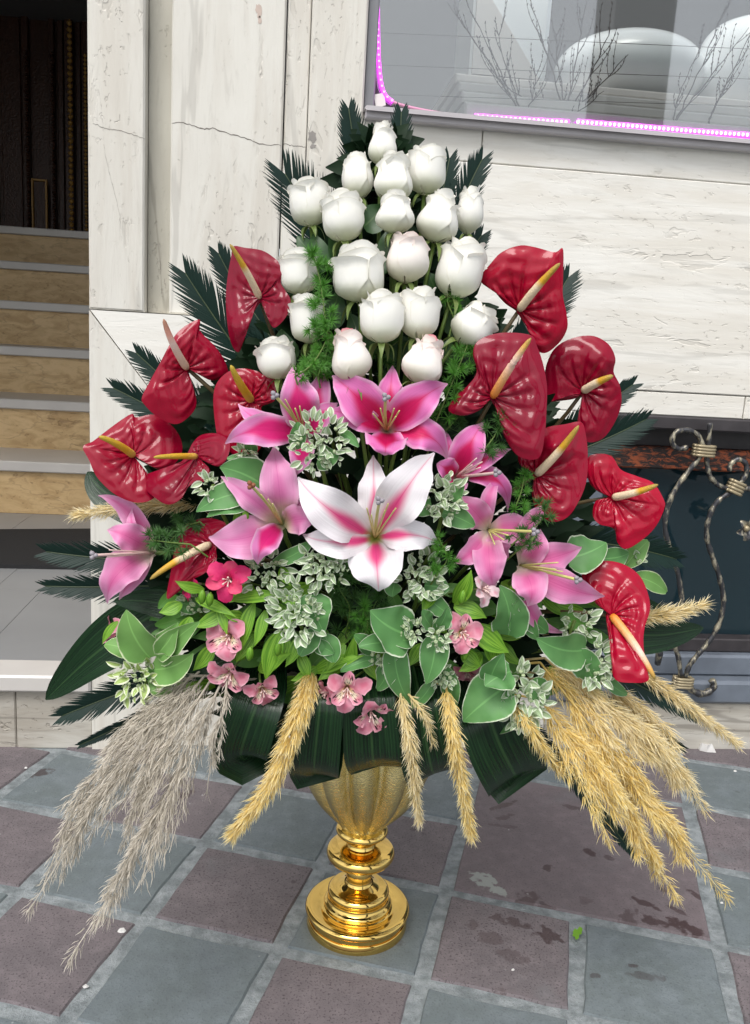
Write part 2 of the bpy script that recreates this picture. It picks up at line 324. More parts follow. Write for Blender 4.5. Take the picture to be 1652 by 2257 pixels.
MT['fern'] = green('asparagus_fern', (.045, .17, .018), (.09, .26, .03), .5, .3, .25); MT['fern_d'] = green('asparagus_fern_shade', (.03, .09, .018), (.05, .14, .025), .5, .3, .2)
MT['mid_leaf'] = green('mid_green_leaf', (.065, .19, .035), (.14, .33, .065), .42, .35, .22, (.16, .30, .09))
MT['foam'] = flat('wet_foam', (.02, .05, .025), .9)
def broad():
    m = Mt('broad_leaf', .26, .34); u, v, uv = m.uv(); mp = m.n('ShaderNodeMapping'); m.t.links.new(uv, mp.inputs[0]); mp.inputs['Scale'].default_value = (34, 1.2, 1)
    n = m.noise(mp.outputs[0], 1., 3); c = m.mix(m.sm(n, .35, .7), (.004, .020, .006), (.018, .065, .018)); c = m.mix(m.ma('MULTIPLY', m.sm(m.ma('ABSOLUTE', m.ma('SUBTRACT', u, .5)), .03, .01), .5), c, (.07, .16, .05))
    c = m.mix(m.ma('MULTIPLY', m.rnd(), .65), c, (.003, .014, .006)); m.set('Base Color', c); m.bump(n, .5, .002); return m.trans(.12).m
MT['broad'] = broad()
def alleaf():
    m = Mt('alstroemeria_leaf', .42, .4); u, v, uv = m.uv(); mp = m.n('ShaderNodeMapping'); m.t.links.new(uv, mp.inputs[0]); mp.inputs['Scale'].default_value = (13, 1.0, 1)
    n = m.noise(mp.outputs[0], 1., 2); c = m.mix(m.sm(n, .38, .62), (.10, .27, .016), (.25, .48, .045)); m.set('Base Color', c); m.bump(n, .4, .0015); return m.trans(.25).m
MT['al_leaf'] = alleaf()
def margin(name, inner, inner2, w0, rim=(.70, .74, .64)):
    m = Mt(name, .5, .35); u, v, uv = m.uv(); a = m.ma('ABSOLUTE', m.ma('MULTIPLY_ADD', u, 2., -1.)); n = m.noise(m.wp(), 40, 3)
    c = m.mix(n, inner, inner2); c = m.mix(m.ma('MULTIPLY', m.sm(a, .07, .02), .35), c, tuple(min(1, x*1.9) for x in inner2))
    e = m.ma('ADD', a, m.ma('MULTIPLY', m.ma('SUBTRACT', m.noise(m.wp(), 150, 2), .5), .12)); c = m.mix(m.sm(e, w0, w0+.07), c, rim)
    m.set('Base Color', c); m.bump(m.ma('MULTIPLY', a, n), .2, .002); return m.trans(.2).m
MT['eu_leaf'] = margin('snow_leaf', (.070, .205, .060), (.145, .33, .105), .91, (.62, .68, .52)); MT['eu_leaf_y'] = margin('snow_leaf_fresh', (.13, .30, .065), (.20, .38, .11), .90, (.66, .74, .46))
MT['eu_bract'] = margin('snow_bract', (.26, .37, .20), (.40, .50, .30), .56, (.72, .77, .63)); MT['eu_bract_y'] = margin('snow_bract_yellow', (.28, .42, .10), (.42, .52, .18), .5, (.74, .78, .58))
MT['eu_bud'] = flat('snow_bud', (.36, .43, .25), .6)
def lily(name, edge, mid, throat, ext=.62, wid=.62, k=1., tipw=0., th=.17):
    m = Mt(name, .42, .35); u, v, uv = m.uv(); a = m.ma('ABSOLUTE', m.ma('MULTIPLY_ADD', u, 2., -1.))
    lim = m.ma('MULTIPLY', m.sm(v, ext+.12, ext-.35, 0, 1), wid)
    f = m.ma('MULTIPLY', m.sm(m.ma('SUBTRACT', lim, a), -.22, .28), k)
    mp = m.n('ShaderNodeMapping'); m.t.links.new(uv, mp.inputs[0]); mp.inputs['Scale'].default_value = (22, 1.3, 1); st = m.noise(mp.outputs[0], 1., 3)
    c = m.mix(m.ma('MULTIPLY', m.sm(st, .4, .7), .22), edge, tuple(x*.72 for x in edge)); c = m.mix(f, c, mid)
    if tipw: c = m.mix(m.ma('MULTIPLY', m.ma('MAXIMUM', m.sm(a, .72, 1.), m.sm(v, .8, 1.)), tipw), c, (.82, .72, .80))
    c = m.mix(m.ma('MULTIPLY', m.sm(a, .035, .01), .35), c, tuple(x*.8 for x in mid)); c = m.mix(m.sm(v, th, .04), c, throat)
    m.set('Base Color', c); m.bump(st, .3, .0018); return m.trans(.22).m
MT['lily_pink'] = lily('lily_pink', (.70, .22, .48), (.66, .012, .17), (.62, .55, .42), .72, .74, .97, .4)
MT['lily_hot'] = lily('lily_hot_pink', (.72, .17, .45), (.62, .008, .11), (.66, .50, .42), .66, .62, 1., .4)
MT['lily_white'] = lily('lily_white', (.82, .78, .80), (.72, .03, .20), (.42, .45, .10), .60, .40, .95)
MT['lily_pale'] = lily('lily_pale_pink', (.70, .28, .49), (.62, .09, .32), (.62, .64, .36), .75, .40, .55, .25, .40)
MT['lily_mauve'] = lily('lily_mauve', (.70, .25, .46), (.64, .05, .25), (.72, .62, .52), .9, .42, .55, .25, .36)
MT['filament'] = green('lily_filament', (.48, .46, .14), (.60, .56, .22), tr=0); MT['pale_fil'] = flat('pale_filament', (.72, .52, .48), .5); MT['stigma'] = flat('lily_stigma', (.27, .245, .27), .6); MT['stigma_red'] = flat('lily_stigma_red', (.22, .07, .03), .6)
def spathe():
    m = Mt('anthurium_spathe', .38, .10, coat=.42, coat_r=.04); u, v, uv = m.uv(); n = m.noise(m.wp(), 22, 3)
    r = m.rnd(); c = m.mix(n, (.29, .0004, .013), (.40, .001, .026)); c = m.mix(m.ma('MULTIPLY', r, .85), c, (.14, .0003, .014)); m.set('Base Color', c)
    m.bump(m.noise(m.wp(), 48, 1), .30, .0040, True); return m.m
MT['spathe'] = spathe()
def spad(name, stops):
    m = Mt(name, .5, .4); u, v, uv = m.uv(); rp = m.n('ShaderNodeValToRGB'); m.t.links.new(v, rp.inputs[0]); e = rp.color_ramp.elements
    while len(e) < len(stops): e.new(.5)
    for k, (p, c) in enumerate(stops): e[k].position = p; e[k].color = (*c, 1)
    m.set('Base Color', rp.outputs[0]); mp = m.n('ShaderNodeMapping'); m.t.links.new(uv, mp.inputs[0]); mp.inputs['Scale'].default_value = (11, 46, 1); m.bump(m.vor(mp.outputs[0], 1.), .35, .0012); return m.m
cr, ye, og, gn = (.78, .62, .42), (.62, .33, .02), (.70, .22, .02), (.30, .22, .05)
MT['sp_cream'] = spad('spadix_cream', [(0, cr), (.48, cr), (.6, ye), (1, gn)]); MT['sp_yellow'] = spad('spadix_yellow', [(0, (.66, .44, .10)), (.3, ye), (1, (.42, .30, .03))])
MT['sp_orange'] = spad('spadix_orange', [(0, og), (.3, (.78, .38, .14)), (.6, (.80, .56, .46)), (.85, (.62, .34, .08)), (1, gn)]); MT['sp_pink'] = spad('spadix_pinkish', [(0, (.70, .50, .34)), (.55, (.78, .58, .50)), (.72, (.72, .34, .26)), (1, (.28, .14, .08))])
def alst(name, base, stripe, k):
    m = Mt(name, .5, .3); u, v, uv = m.uv(); a = m.ma('ABSOLUTE', m.ma('MULTIPLY_ADD', u, 2., -1.)); mp = m.n('ShaderNodeMapping'); m.t.links.new(uv, mp.inputs[0]); mp.inputs['Scale'].default_value = (9, 3.2, 1)
    n = m.noise(mp.outputs[0], 1., 1); c = m.mix(m.ma('MULTIPLY', m.sm(m.noise(m.wp(), 90, 2), .4, .62), .5), base, tuple(min(.8, x*1.4+.03) for x in base)); c = m.mix(m.ma('MULTIPLY', m.sm(v, .45, .9), .4), c, tuple(x*.8 for x in base))
    if k:
        c = m.mix(m.ma('MULTIPLY', m.sm(a, .85, .25), m.sm(v, .92, .55)), c, (.80, .70, .52)); c = m.mix(m.ma('MULTIPLY', m.sm(v, .55, .2), .6), c, stripe)
        c = m.mix(m.ma('MULTIPLY', m.sm(n, .56, .60), m.ma('MULTIPLY', m.sm(a, .85, .6), m.sm(v, .90, .82))), c, (.035, .008, .015))
    else: c = m.mix(m.sm(v, .3, .05), c, (.62, .50, .36))
    if k or base[1] > .15:
        c = m.mix(m.ma('MULTIPLY', m.ma('MULTIPLY', m.sm(a, .55, .1), m.sm(m.ma('ABSOLUTE', m.ma('SUBTRACT', v, .80)), .16, .04)), .45), c, (.62, .07, .17)); c = m.mix(m.ma('MULTIPLY', m.sm(a, .7, 1.), .45), c, (.80, .55, .58))
    m.set('Base Color', c); m.bump(m.noise(m.wp(), 130, 3), .35, .002); return m.trans(.22).m
MT['al_pink'] = alst('alstroemeria_pink', (.72, .26, .34), None, 0); MT['al_stripe'] = alst('alstroemeria_striped', (.70, .25, .34), (.68, .45, .08), 1)
MT['al_hot'] = alst('alstroemeria_magenta', (.66, .02, .13), None, 0); MT['al_hot_in'] = alst('alstroemeria_magenta_yellow', (.66, .05, .14), (.72, .42, .03), 0.0) ; MT['al_yellow'] = flat('alstroemeria_throat', (.72, .42, .06), .5)
MT['al_blush'] = alst('alstroemeria_blush', (.74, .52, .54), None, 0)
def plume(name, a, b, tip):
    m = Mt(name, .75, .2); u, v, uv = m.uv(); c = m.mix(m.noise(m.wp(), 35, 2), a, b); c = m.mix(m.sm(v, .35, 1.), c, tip); m.set('Base Color', c); return m.trans(.3).m
MT['plume_gold'] = plume('reed_gold', (.74, .52, .13), (.86, .68, .27), (.90, .82, .52)); MT['plume_pale'] = plume('reed_pale', (.72, .57, .26), (.82, .68, .37), (.88, .81, .60)); MT['plume_grey'] = plume('reed_grey', (.43, .39, .315), (.60, .545, .455), (.76, .70, .61)); MT['reed_stem'] = flat('reed_stalk', (.28, .20, .08), .7)
for k in list(MT):
    if isinstance(MT[k], Mt): MT[k] = MT[k].m
# ------------------------------------------------------------------ pavement
def slab(name, x0, x1, y0, y1, z0, z1, mat, parent, bev=.004):
    return Geo().add(*box(x0, x1, y0, y1, z0, z1, bev)).obj(name, mat, parent, smooth=False)
pav = Geo().add([(-14, -30, 0), (14, -30, 0), (14, YW+.35, 0), (-14, YW+.35, 0)], [(0, 1, 2, 3)]).obj('pavement', MT['grout'], None, False)
tag(pav, kind='structure')
GA, GX, GY, GS = -.338240, -.26444*.78125, 1.72402*.78125, .310599*.78125
ca, sa = math.cos(GA), math.sin(GA)
def gp(i, j): return np.array([GX+GS*(i*ca-j*sa), GY+GS*(i*sa+j*ca), 0.])
def tile(i, j, ni=1, nj=1, mat=None):
    g = .0115; r = random.Random(i*131+j*17); zt = .004+r.uniform(-.0008, .0008); m = .0045
    e = [r.uniform(-.0025, .0025) for _ in range(8)]
    q = [(i*GS+g+e[0], j*GS+g+e[1]), ((i+ni)*GS-g+e[2], j*GS+g+e[3]), ((i+ni)*GS-g+e[4], (j+nj)*GS-g+e[5]), (i*GS+g+e[6], (j+nj)*GS-g+e[7])]
    # rough-edged outline, 5 points a side
    o = []
    for k in range(4):
        a, b = np.array(q[k]), np.array(q[(k+1) % 4])
        for t in np.arange(6)/6: o.append(a+(b-a)*t+np.array([r.uniform(-.0014, .0014), r.uniform(-.0014, .0014)]))
    cx = np.mean(o, axis=0); n = len(o)
    w = lambda p, z: (GX+p[0]*ca-p[1]*sa, GY+p[0]*sa+p[1]*ca, z)
    v = [w(p, -.002) for p in o]+[w(p+(cx-p)/np.linalg.norm(cx-p)*m, zt) for p in o]
    f = [(k, (k+1) % n, n+(k+1) % n, n+k) for k in range(n)]+[tuple(range(n, 2*n))]
    c = w(cx, 0)
    if mat is None: mat = MT['brown'] if (i+j) % 2 == 0 else MT['grey']
    Geo().add(v, f).obj('paving_tile', mat, pav, False)
def seen(p):
    d = p-CAM; z = d@Fw
    return z > .3 and abs(d@RT)/z*FPX < 826+750 and abs(d@UP)/z*FPX < 1128+420
for j in range(-8, 10):
    for i in range(-12, 14):
        if (i, j) in ((2, 1), (3, 1), (2, 2), (3, 2)): continue
        ctr = gp(i+.5, j+.5)
        if ctr[1] > YW+.14 or not any(seen(gp(i+a, j+b)) for a in (0, .5, 1) for b in (0, .5, 1)): continue
        tile(i, j)
tile(2, 1, 2, 2, MT['big'])
# stains, splash and litter lying on the paving
def blob(name, x, y, w, h, mat, parent, rot=0., z=.0062, n=22, rough=.35, seed=0):
    r = random.Random(seed+int(x)*7+int(y)); P = []
    c, s = math.cos(rot), math.sin(rot); ph = [r.uniform(0, 6.3) for _ in range(4)]
    for k in range(n):
        a = k/n*2*math.pi; rr = 1+rough*(.5*math.sin(2*a+ph[0])+.5*math.sin(3*a+ph[1])+.4*math.sin(5*a+ph[2])+.35*math.sin(8*a+ph[3]))
        px, py = w*rr*math.cos(a), h*rr*math.sin(a); P.append(pz(x+px*c-py*s, y+px*s+py*c, z))
    return Geo().add(P, [tuple(range(n-1, -1, -1))]).obj(name, mat, parent, False)
def chip(x, y, r, label, mat='pebble', seed=0, z=.004):
    q = random.Random(seed+int(x)); c = pz(x, y, z); s = sc(c)*r; v = []; n = 7
    for k in range(n):
        a = k/n*6.283; rr = s*q.uniform(.7, 1.2); v.append(c+np.array([rr*math.cos(a), rr*math.sin(a)*.7, 0]))
    for k in range(n):
        a = k/n*6.283; rr = s*q.uniform(.4, .7); v.append(c+np.array([rr*math.cos(a), rr*math.sin(a)*.7, s*q.uniform(.45, .75)]))
    o = Geo().add(v, [(k, (k+1) % n, n+(k+1) % n, n+k) for k in range(n)]+[tuple(range(n, 2*n))]).obj('stone_chip', MT[mat], None, False)
    return tag(o, label, 'stone chip', 'small chips and litter on the paving')
chip(1555, 1652, 24, 'pale lump of stone lying at the foot of the wall on the right')
for x, y, r, l in ((268, 2052, 9, 'white scrap on the purple tile beside the grout joint, lower left'), (188, 2175, 7, 'small whitish scrap on the lower left grout line'), (57, 1693, 4, 'tiny white chip on the grey tiles at the far left'), (1590, 1990, 4, 'tiny pale chip near the far right grout crossing'), (1130, 2138, 4, 'tiny white chip on the stained brown tile, lower right of the vase'), (1720-100, 1700, 4, 'tiny pale chip on the grey paving below the right wall')):
    chip(x, y, r, l)
o = blob('fallen_leaf', 1272, 2056, 10, 12, MT['al_leaf'], None, .2, .010); tag(o, 'small green leaf scrap fallen on the grout joint right of the vase', 'leaf')

# ------------------------------------------------------------------ facade of travertine slabs
def X_(x, y, Y=YW): return pt(x, y, Y)[0]
def Z_(x, y, Y=YW): return pt(x, y, Y)[2]
fac = thing('travertine_facade', 'pale travertine shop front with grooved pillar and wide horizontal slabs behind the flowers', 'wall', (0, YW, 0))
XL = X_(200, 600); xg0 = X_(323, 300); xg1 = X_(375, 300); xp1 = X_(627, 150); xs1 = X_(681, 150); xw = X_(806, 120); ZT = 2.9; ZB0 = Z_(330, 690); XR = 3.2
BK = YW+.16
zf = Z_(330, 848)
slab('stone_slab', XL, xg0-.001, YW-.022, BK, ZB0+.001, ZT, MT['trav_v'], fac)
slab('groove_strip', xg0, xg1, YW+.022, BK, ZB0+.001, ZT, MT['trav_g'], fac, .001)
slab('stone_slab', xg1+.001, xp1, YW-.004, BK, ZB0+.001, ZT, MT['trav_v'], fac)
slab('stone_slab', xp1+.003, xs1, YW+.004, BK, ZB0+.001, ZT, MT['trav_v'], fac, .002)
slab('stone_slab', xs1+.0015, xw, YW-.006, BK, ZB0+.001, ZT, MT['trav_v'], fac)
# lower frame: mitred corner between an upright and a cross band
def prism(name, poly, y0, y1, mat, parent):
    n = len(poly); v = [(x, y0, z) for x, z in poly]+[(x, y1, z) for x, z in poly]
    return Geo().add(v, [tuple(range(n))]+[(k+n, (k+1) % n+n, (k+1) % n, k) for k in range(n)]).obj(name, mat, parent, False)
xin = X_(326, 850)
prism('stone_slab', [(XL, 0.), (xin, 0.), (xin, zf-.001), (XL, ZB0-.002)], YW-.022, BK, MT['trav_v'], fac)
prism('stone_slab', [(XL+.0025, ZB0-.001), (xin+.0015, zf), (xs1, zf), (xs1, ZB0-.001)], YW-.021, BK, MT['trav_h'], fac)
slab('stone_slab', xin+.002, xs1, YW+.003, BK, 0, zf-.001, MT['trav_v'], fac)
# right-hand courses
zs = Z_(1000, 285); z1 = Z_(1000, 353); z2 = Z_(1500, 866); z3 = Z_(1500, 917); zgb = Z_(1560, 1549)
xj = X_(1062, 330); xj2 = X_(1642, 895)
xb0 = X_(1240, 1200)
slab('stone_slab', xw+.001, xj-.001, YW+.004, BK, z1+.001, zs+.02, MT['trav_h'], fac, .002)
slab('stone_slab', xj+.001, XR, YW+.004, BK, z1+.001, zs+.02, MT['trav_h'], fac, .002)
slab('stone_slab', xs1+.002, xw, YW+.001, BK, z1+.001, ZB0, MT['trav_v'], fac, .002) if z1 < ZB0 else None
slab('stone_slab', xs1+.0015, XR, YW+.001, BK, z2+.001, z1-.001, MT['trav_h'], fac, .0025)
slab('stone_slab', xs1+.0015, xj2-.001, YW+.003, BK, z3, z2-.001, MT['trav_h'], fac, .002)
slab('stone_slab', xj2+.001, XR, YW+.002, BK, z3, z2-.001, MT['trav_h'], fac, .002)
slab('stone_slab', xs1+.0015, xb0, YW+.003, BK, 0, z3-.001, MT['trav_h'], fac, .002)
slab('stone_slab', xb0+.001, XR, YW+.001, BK, 0, zgb, MT['trav_low'], fac, .004)
# cracks and a chipped patch in the stone
def crack(pts, Y, r=.0011):
    P = [pt(x, y, Y-.0004) for x, y in pts]; Q = []
    r_ = random.Random(int(pts[0][0]))
    for a in cat(P, 44): Q.append(a+np.array([r_.uniform(-.001, .001), 0, r_.uniform(-.0014, .0014)]))
    n = len(Q); wd = [r*(.4+.6*math.sin(math.pi*k/(n-1))**.5)*r_.uniform(.6, 1.2) for k in range(n)]
    v = [q+np.array([0, 0, w]) for q, w in zip(Q, wd)]+[q-np.array([0, 0, w]) for q, w in zip(Q, wd)]
    Geo().add(v, [(k, k+n, k+n+1, k+1) for k in range(n-1)]).obj('crack', MT['joint'], fac, False)
crack([(379, 272), (405, 271), (430, 279), (448, 284), (470, 283), (500, 294), (540, 304), (575, 317), (618, 320)], YW-.004)
crack([(624, 316), (650, 322), (676, 324)], YW+.004, .0007); crack([(204, 271), (235, 284), (262, 288), (318, 305)], YW-.022, .0006)
crack([(216, 190), (224, 250), (230, 330), (246, 400), (262, 470), (268, 530)], YW-.022, .0009)
def patch(x, y, w, h, Y, mat, seed):
    r = random.Random(seed); n = 16; P = []
    for k in range(n):
        a = k/n*6.283; q = r.uniform(.6, 1.2); P.append(pt(x+w*q*math.cos(a), y+h*q*math.sin(a), Y-.0006))
    Geo().add(P, [tuple(range(n-1, -1, -1))]).obj('chipped_patch', mat, fac, False)
MT['patch'] = flat('bare_mortar', (.26, .24, .22), .8, .2, 80).m; MT['stain_red'] = flat('reddish_stain', (.50, .40, .34), .6, .2, 60).m
patch(688, 303, 11, 14, YW-.006, MT['patch'], 3); patch(690, 322, 7, 6, YW-.006, MT['patch'], 4); patch(570, 22, 7, 16, YW-.004, MT['stain_red'], 5); patch(572, 45, 4, 10, YW-.004, MT['stain_red'], 6)
# interior backing wall around openings (building shell)
shell = thing('building_shell', 'plain stone end wall of the shop beyond the window', 'building', (0, YW+.2, 0))
slab('end_wall', XR+.03, XR+.3, YW+.02, YW+.2, 0, ZT, MT['trav_h'], shell)

# ------------------------------------------------------------------ shop window
win = thing('shop_window', 'shop window with rounded corner, grey frame and grey marble sill, upper right', 'window', (X_(1230, 280), YW, zs))
zsill = Z_(1000, 256, YW-.03)
slab('sill', xw+.001, XR, YW-.035, YW+.10, zs+.021, zsill, MT['sill'], win, .004)
slab('sill_lip', xw+.004, XR, YW-.022, YW+.10, zs+.003, zs+.02, MT['sill'], win, .003)
YG = YW+.035
slab('frame', xw+.001, X_(829, 120, YG), YG-.02, YG+.03, zsill+.001, ZT, MT['frame_grey'], win, .003)
slab('frame', X_(829, 120, YG)+.001, XR, YG-.012, YG+.03, zsill+.001, zsill+.010, MT['frame_grey'], win, .002)
slab('glass_pane', X_(829, 120, YG)-.001, XR, YG, YG+.004, zsill+.004, 2.15, MT['pane'], win, 0)
# dark corner panel behind the curved strip
cp = [pt(x, y, YG-.004) for x, y in ((828, 165), (831, 190), (838, 212), (852, 228), (872, 238), (900, 246), (940, 253), (825, 246))]
Geo().add(cp, [tuple(range(len(cp)-1, -1, -1))]).obj('corner_trim', MT['frame_dark'], win, False)
# interior room, top left open so sky light falls on the white pots
room = thing('display_room', 'grey inside of the shop window display with bare walls', 'interior', (X_(1230, 200), YW+.5, zsill))
zf2 = zsill-.02
slab('floor', xw-.3, XR, YG+.03, YW+2.4, zf2-.05, zf2, MT['inside'], room)
slab('back_wall', xw-.3, XR, YW+2.4, YW+2.45, zf2, 4.2, MT['inside'], room)
slab('side_wall', XR+.001, XR+.03, YG+.03, YW+2.45, zf2, 2.15, MT['inside'], room)
slab('side_wall', xw-.33, xw-.3, YG+.03, YW+2.4, zf2, 2.15, MT['inside'], room)
YB = YW+.13
def shelf_z(y, x=1250, Y=YB): return Z_(x, y, Y)
led_ = thing('display_steps', 'stack of whitish stone steps under the white pots in the window', 'display stand', (X_(1300, 200, YB), YB, shelf_z(250)))
for k, (ya, yb, dy) in enumerate(((168, 184, .12), (186, 204, .05), (206, 226, -.02), (228, 262, -.08))):
    slab('step_slab', X_(1022-k*3, 200, YB), XR-.2, YB+dy, YB+.5, shelf_z(yb+18, 1250, YB+dy), shelf_z(ya+15, 1250, YB+dy), MT['white_slab'], led_, .004)
ztop = shelf_z(183, 1250, YB+.12)
YP = YB+.14
bx = thing('white_cube', 'glossy white cube with a slanted facet in the shop window, left of the round pot', 'decor', tuple(pt(1125, 150, YP)))  # plain white block, gives no light
xa, xb_ = X_(1040, 80, YP), X_(1212, 80, YP)
za = ztop; zb = Z_(1120, -60, YP)
Geo().add(*box(xa, xb_, YP, YP+.22, za, zb, .012)).obj('body', MT['white_gloss'], bx, False)
prism('reflection', [(xa+.004, za+.004), (xb_-.02, za+.004), (xa+.004, zb-.02)], YP-.012, YP-.001, MT['white_slab'], bx)  # added wedge in a duller white, stands in for a slanted reflection
def pot(name, label, cx, ytop, ybot, hw, Y, flatk):
    c = pt(cx, (ytop+ybot)/2, Y); s = sc(c); H = (ybot-ytop)*s/2; R = hw*s
    prof = [(R*max(.02, abs(math.cos(a)))**flatk*(1 if abs(a) < 1.5 else .2), H*math.sin(a)) for a in np.linspace(-1.5, 1.35, 26)]
    prof += [(R*.30, H*.985), (R*.26, H*.93), (R*.2, H*.6)]
    t = thing(name, label, 'pot', (c[0], c[1], ztop)); cc = (c[0], c[1], ztop+H)
    Geo().add(*lathe(prof[:26], cc, 56)).obj('bowl', MT['white_gloss'], t); Geo().add(*lathe(prof[25:], cc, 56)).obj('rim', MT['white_gloss'], t)
    return t
pot('white_pot', 'wide oval white glazed pot standing on the stone steps in the shop window', 1388, 52, 200, 162, YP+.17, .75)
pot('white_pot', 'tall white glazed pot at the right edge of the shop window', 1668, 10, 205, 128, YP+.14, .45)
# pillar across the pavement, seen mirrored in the pane
def mirx(x, y, Y):
    d = Fw+RT*(x-826)/FPX-UP*(y-1128.5)/FPX; return d[0]/d[1]*(2*YG-Y)
PYY = -3.2
px0, px1 = mirx(1345, 130, PYY), mirx(1478, 130, PYY)
pl = thing('street_pillar', 'dark square pillar standing across the pavement, mirrored in the shop window', 'pillar', ((px0+px1)/2, PYY, 0))
slab('shaft', px0, px1, PYY-.5, PYY, .25, 6.2, MT['frame_dark'], pl, .02)
slab('plinth', px0-.06, px1+.06, PYY-.56, PYY+.06, 0, .249, MT['frame_blue'], pl, .02); slab('cap', px0-.05, px1+.05, PYY-.55, PYY+.05, 6.201, 6.4, MT['frame_blue'], pl, .02)
# wires and bare branches
def branch_thing(label, base, tips, Y, r0_, seed, nb=9):
    r = random.Random(seed); b = pt(*base, Y); t = thing('bare_branch', label, 'branch', tuple(b), 'bare branches in the shop window')
    g = Geo(); gb = Geo()
    for tx, ty in tips:
        e = pt(tx, ty, Y+r.uniform(-.05, .08)); m = (b+e)/2+np.array([r.uniform(-.03, .03), 0, -.02+r.uniform(-.02, .02)])
        P = bez(b, m, e, n=14)+np.array([[r.uniform(-.003, .003), r.uniform(-.003, .003), 0] for _ in range(14)]); g.add(*tube(P, np.linspace(r0_, r0_*.35, 14), 5))
        for k in range(nb):
            i = r.randint(3, 12); d = nz(P[i]-P[i-2]); sd_ = np.array([r.choice((-1, 1))*r.uniform(.5, 1), r.uniform(-.4, .4), r.uniform(.2, .8)])
            L = r.uniform(.02, .075); q = P[i]; Q = bez(q, q+(d+sd_)*L*.5, q+d*L*.7+sd_*L*.5+np.array([0, 0, L*.5]), n=6); g.add(*tube(Q, np.linspace(r0_*.5, r0_*.25, 6), 4))
            for w in Q[1:]: gb.add(*tube([w, w+np.array([r.uniform(-.004, .004), r.uniform(-.004, .004), .005])], [.0016, .0006], 4))
    g.obj('twigs', MT['twig'], t); tag(gb.obj('buds', MT['twig'], t), kind='stuff')
YT = YW+.09
branch_thing('bare twig bundle rising to the left edge of the white cube in the window', (1150, 258), ((985, 5), (1045, 40), (1090, 60), (1180, 140)), YT, .0020, 1, 7)
branch_thing('dense bare branches spreading in front of the oval pot in the window', (1243, 262), ((1170, 10), (1295, 0), (1345, 60), (1220, 60), (1100, 180), (1330, 200), (1385, 120)), YT+.03, .0022, 2, 7)
branch_thing('bare budding branches leaning toward the pot on the right of the window', (1485, 272), ((1600, 10), (1545, 110), (1652, 60)), YT, .0019, 3, 7)
branch_thing('slim bare branch climbing right at the edge of the window', (1560, 276), ((1640, 120), (1680, 20)), YT, .0017, 4, 6)
for k, y in enumerate((72, 143, 208)):
    o = Geo().add(*tube([pt(833, y, YG+.012), pt(1700, y+38-k*5, YG+.012)], .0006, 4)).obj('display_wire', MT['twig']); tag(o, ('uppermost', 'middle', 'lowest')[k]+' thin wire stretched across the inside of the shop window', 'wire', 'wires across the window')
# led strip
lt = thing('led_strip', 'purple led strip running round the inner edge of the shop window', 'light strip', tuple(pt(1250, 265, YG-.008)))
LP = cat([pt(x, y, YG-.010) for x, y in ((831, -60), (832, 60), (834, 130), (838, 175), (846, 205), (862, 222), (890, 233), (950, 246), (1020, 255), (1090, 261), (1180, 267), (1253, 271))], 110)
LP2 = cat([pt(x, y, YG-.010) for x, y in ((1272, 270), (1400, 280), (1520, 290), (1660, 300), (1760, 309))], 70)
i1 = 52; i2 = 84
Geo().add(*tube(LP[:i1], .0046, 8)).obj('sleeve', MT['led_tube'], lt); Geo().add(*tube(LP[i1-1:i2], .0032, 8)).obj('sleeve', MT['led_tube_off'], lt)
Geo().add(*tube(LP[i2-1:], .0078, 8)).obj('sleeve', MT['led_tube'], lt); Geo().add(*tube(LP2, .0078, 8)).obj('sleeve', MT['led_tube'], lt)
dm = None
def diode(p, mat, r=.0026):
    me = Geo().add(*lathe([(r*.05, -r), (r*.8, -r*.6), (r, 0), (r*.8, r*.6), (r*.05, r)], (0, 0, 0), 6)).mesh('diode', mat); return me
md, mb = diode(0, MT['led_dim']), diode(0, MT['led_bright'], .0042)
def even(P, step):
    d = np.concatenate([[0], np.cumsum(np.linalg.norm(np.diff(P, axis=0), axis=1))]); t = np.arange(0, d[-1], step); return np.stack([np.interp(t, d, P[:, k]) for k in range(3)], 1)
for P, me in ((even(LP[4:i1], .0125), md), (even(LP[i2:], .0105), mb), (even(LP2, .0105), mb)):
    for p in P:
        o = bpy.data.objects.new('diode', me); C.objects.link(o); o.parent = lt; o.location = p+np.array([0, -.0056, 0])-np.array(lt.location)
tgw = thing('paper_tag', 'small creased paper tag stuck in the lower corner of the shop window', 'tag', tuple(pt(840, 218, YG-.012)))
Geo().add([pt(x, y, YG-.012) for x, y in ((824, 208), (846, 205), (850, 232), (828, 238))], [(3, 2, 1, 0)]).obj('paper', MT['white_slab'], tgw, False)

# ------------------------------------------------------------------ basement window and iron grille
bw = thing('basement_window', 'low dark basement window with rusty frame at pavement level on the right', 'window', (X_(1480, 1500), YW, zgb))
zt = z3-.001
slab('top_rail', xb0+.001, XR, YW-.004, YW+.12, Z_(1500, 948), zt, MT['frame_dark'], bw, .004)
slab('rusted_rail', xb0+.06, XR, YW+.045, YW+.12, Z_(1500, 1036, YW+.045), Z_(1500, 988, YW+.045), MT['rust'], bw, .004)
slab('recess_rail', xb0+.06, XR, YW+.075, YW+.12, Z_(1500, 988, YW+.045)+.0005, Z_(1500, 948)-.0005, MT['frame_dark'], bw, .001)
slab('side_post', xb0+.001, X_(1325, 1130, YW+.02), YW+.02, YW+.12, zgb+.001, Z_(1500, 948)-.001, MT['frame_blue'], bw, .004)
zg0 = Z_(1560, 1405, YW+.06)
slab('dark_pane', X_(1325, 1130, YW+.02)+.001, XR, YW+.09, YW+.095, zg0, Z_(1500, 1036, YW+.045)-.0005, MT['dark_glass'], bw, 0)
slab('lower_rail', X_(1325, 1130, YW+.02)+.001, XR, YW+.05, YW+.12, Z_(1560, 1437, YW+.05), zg0-.0005, MT['frame_dark'], bw, .003)
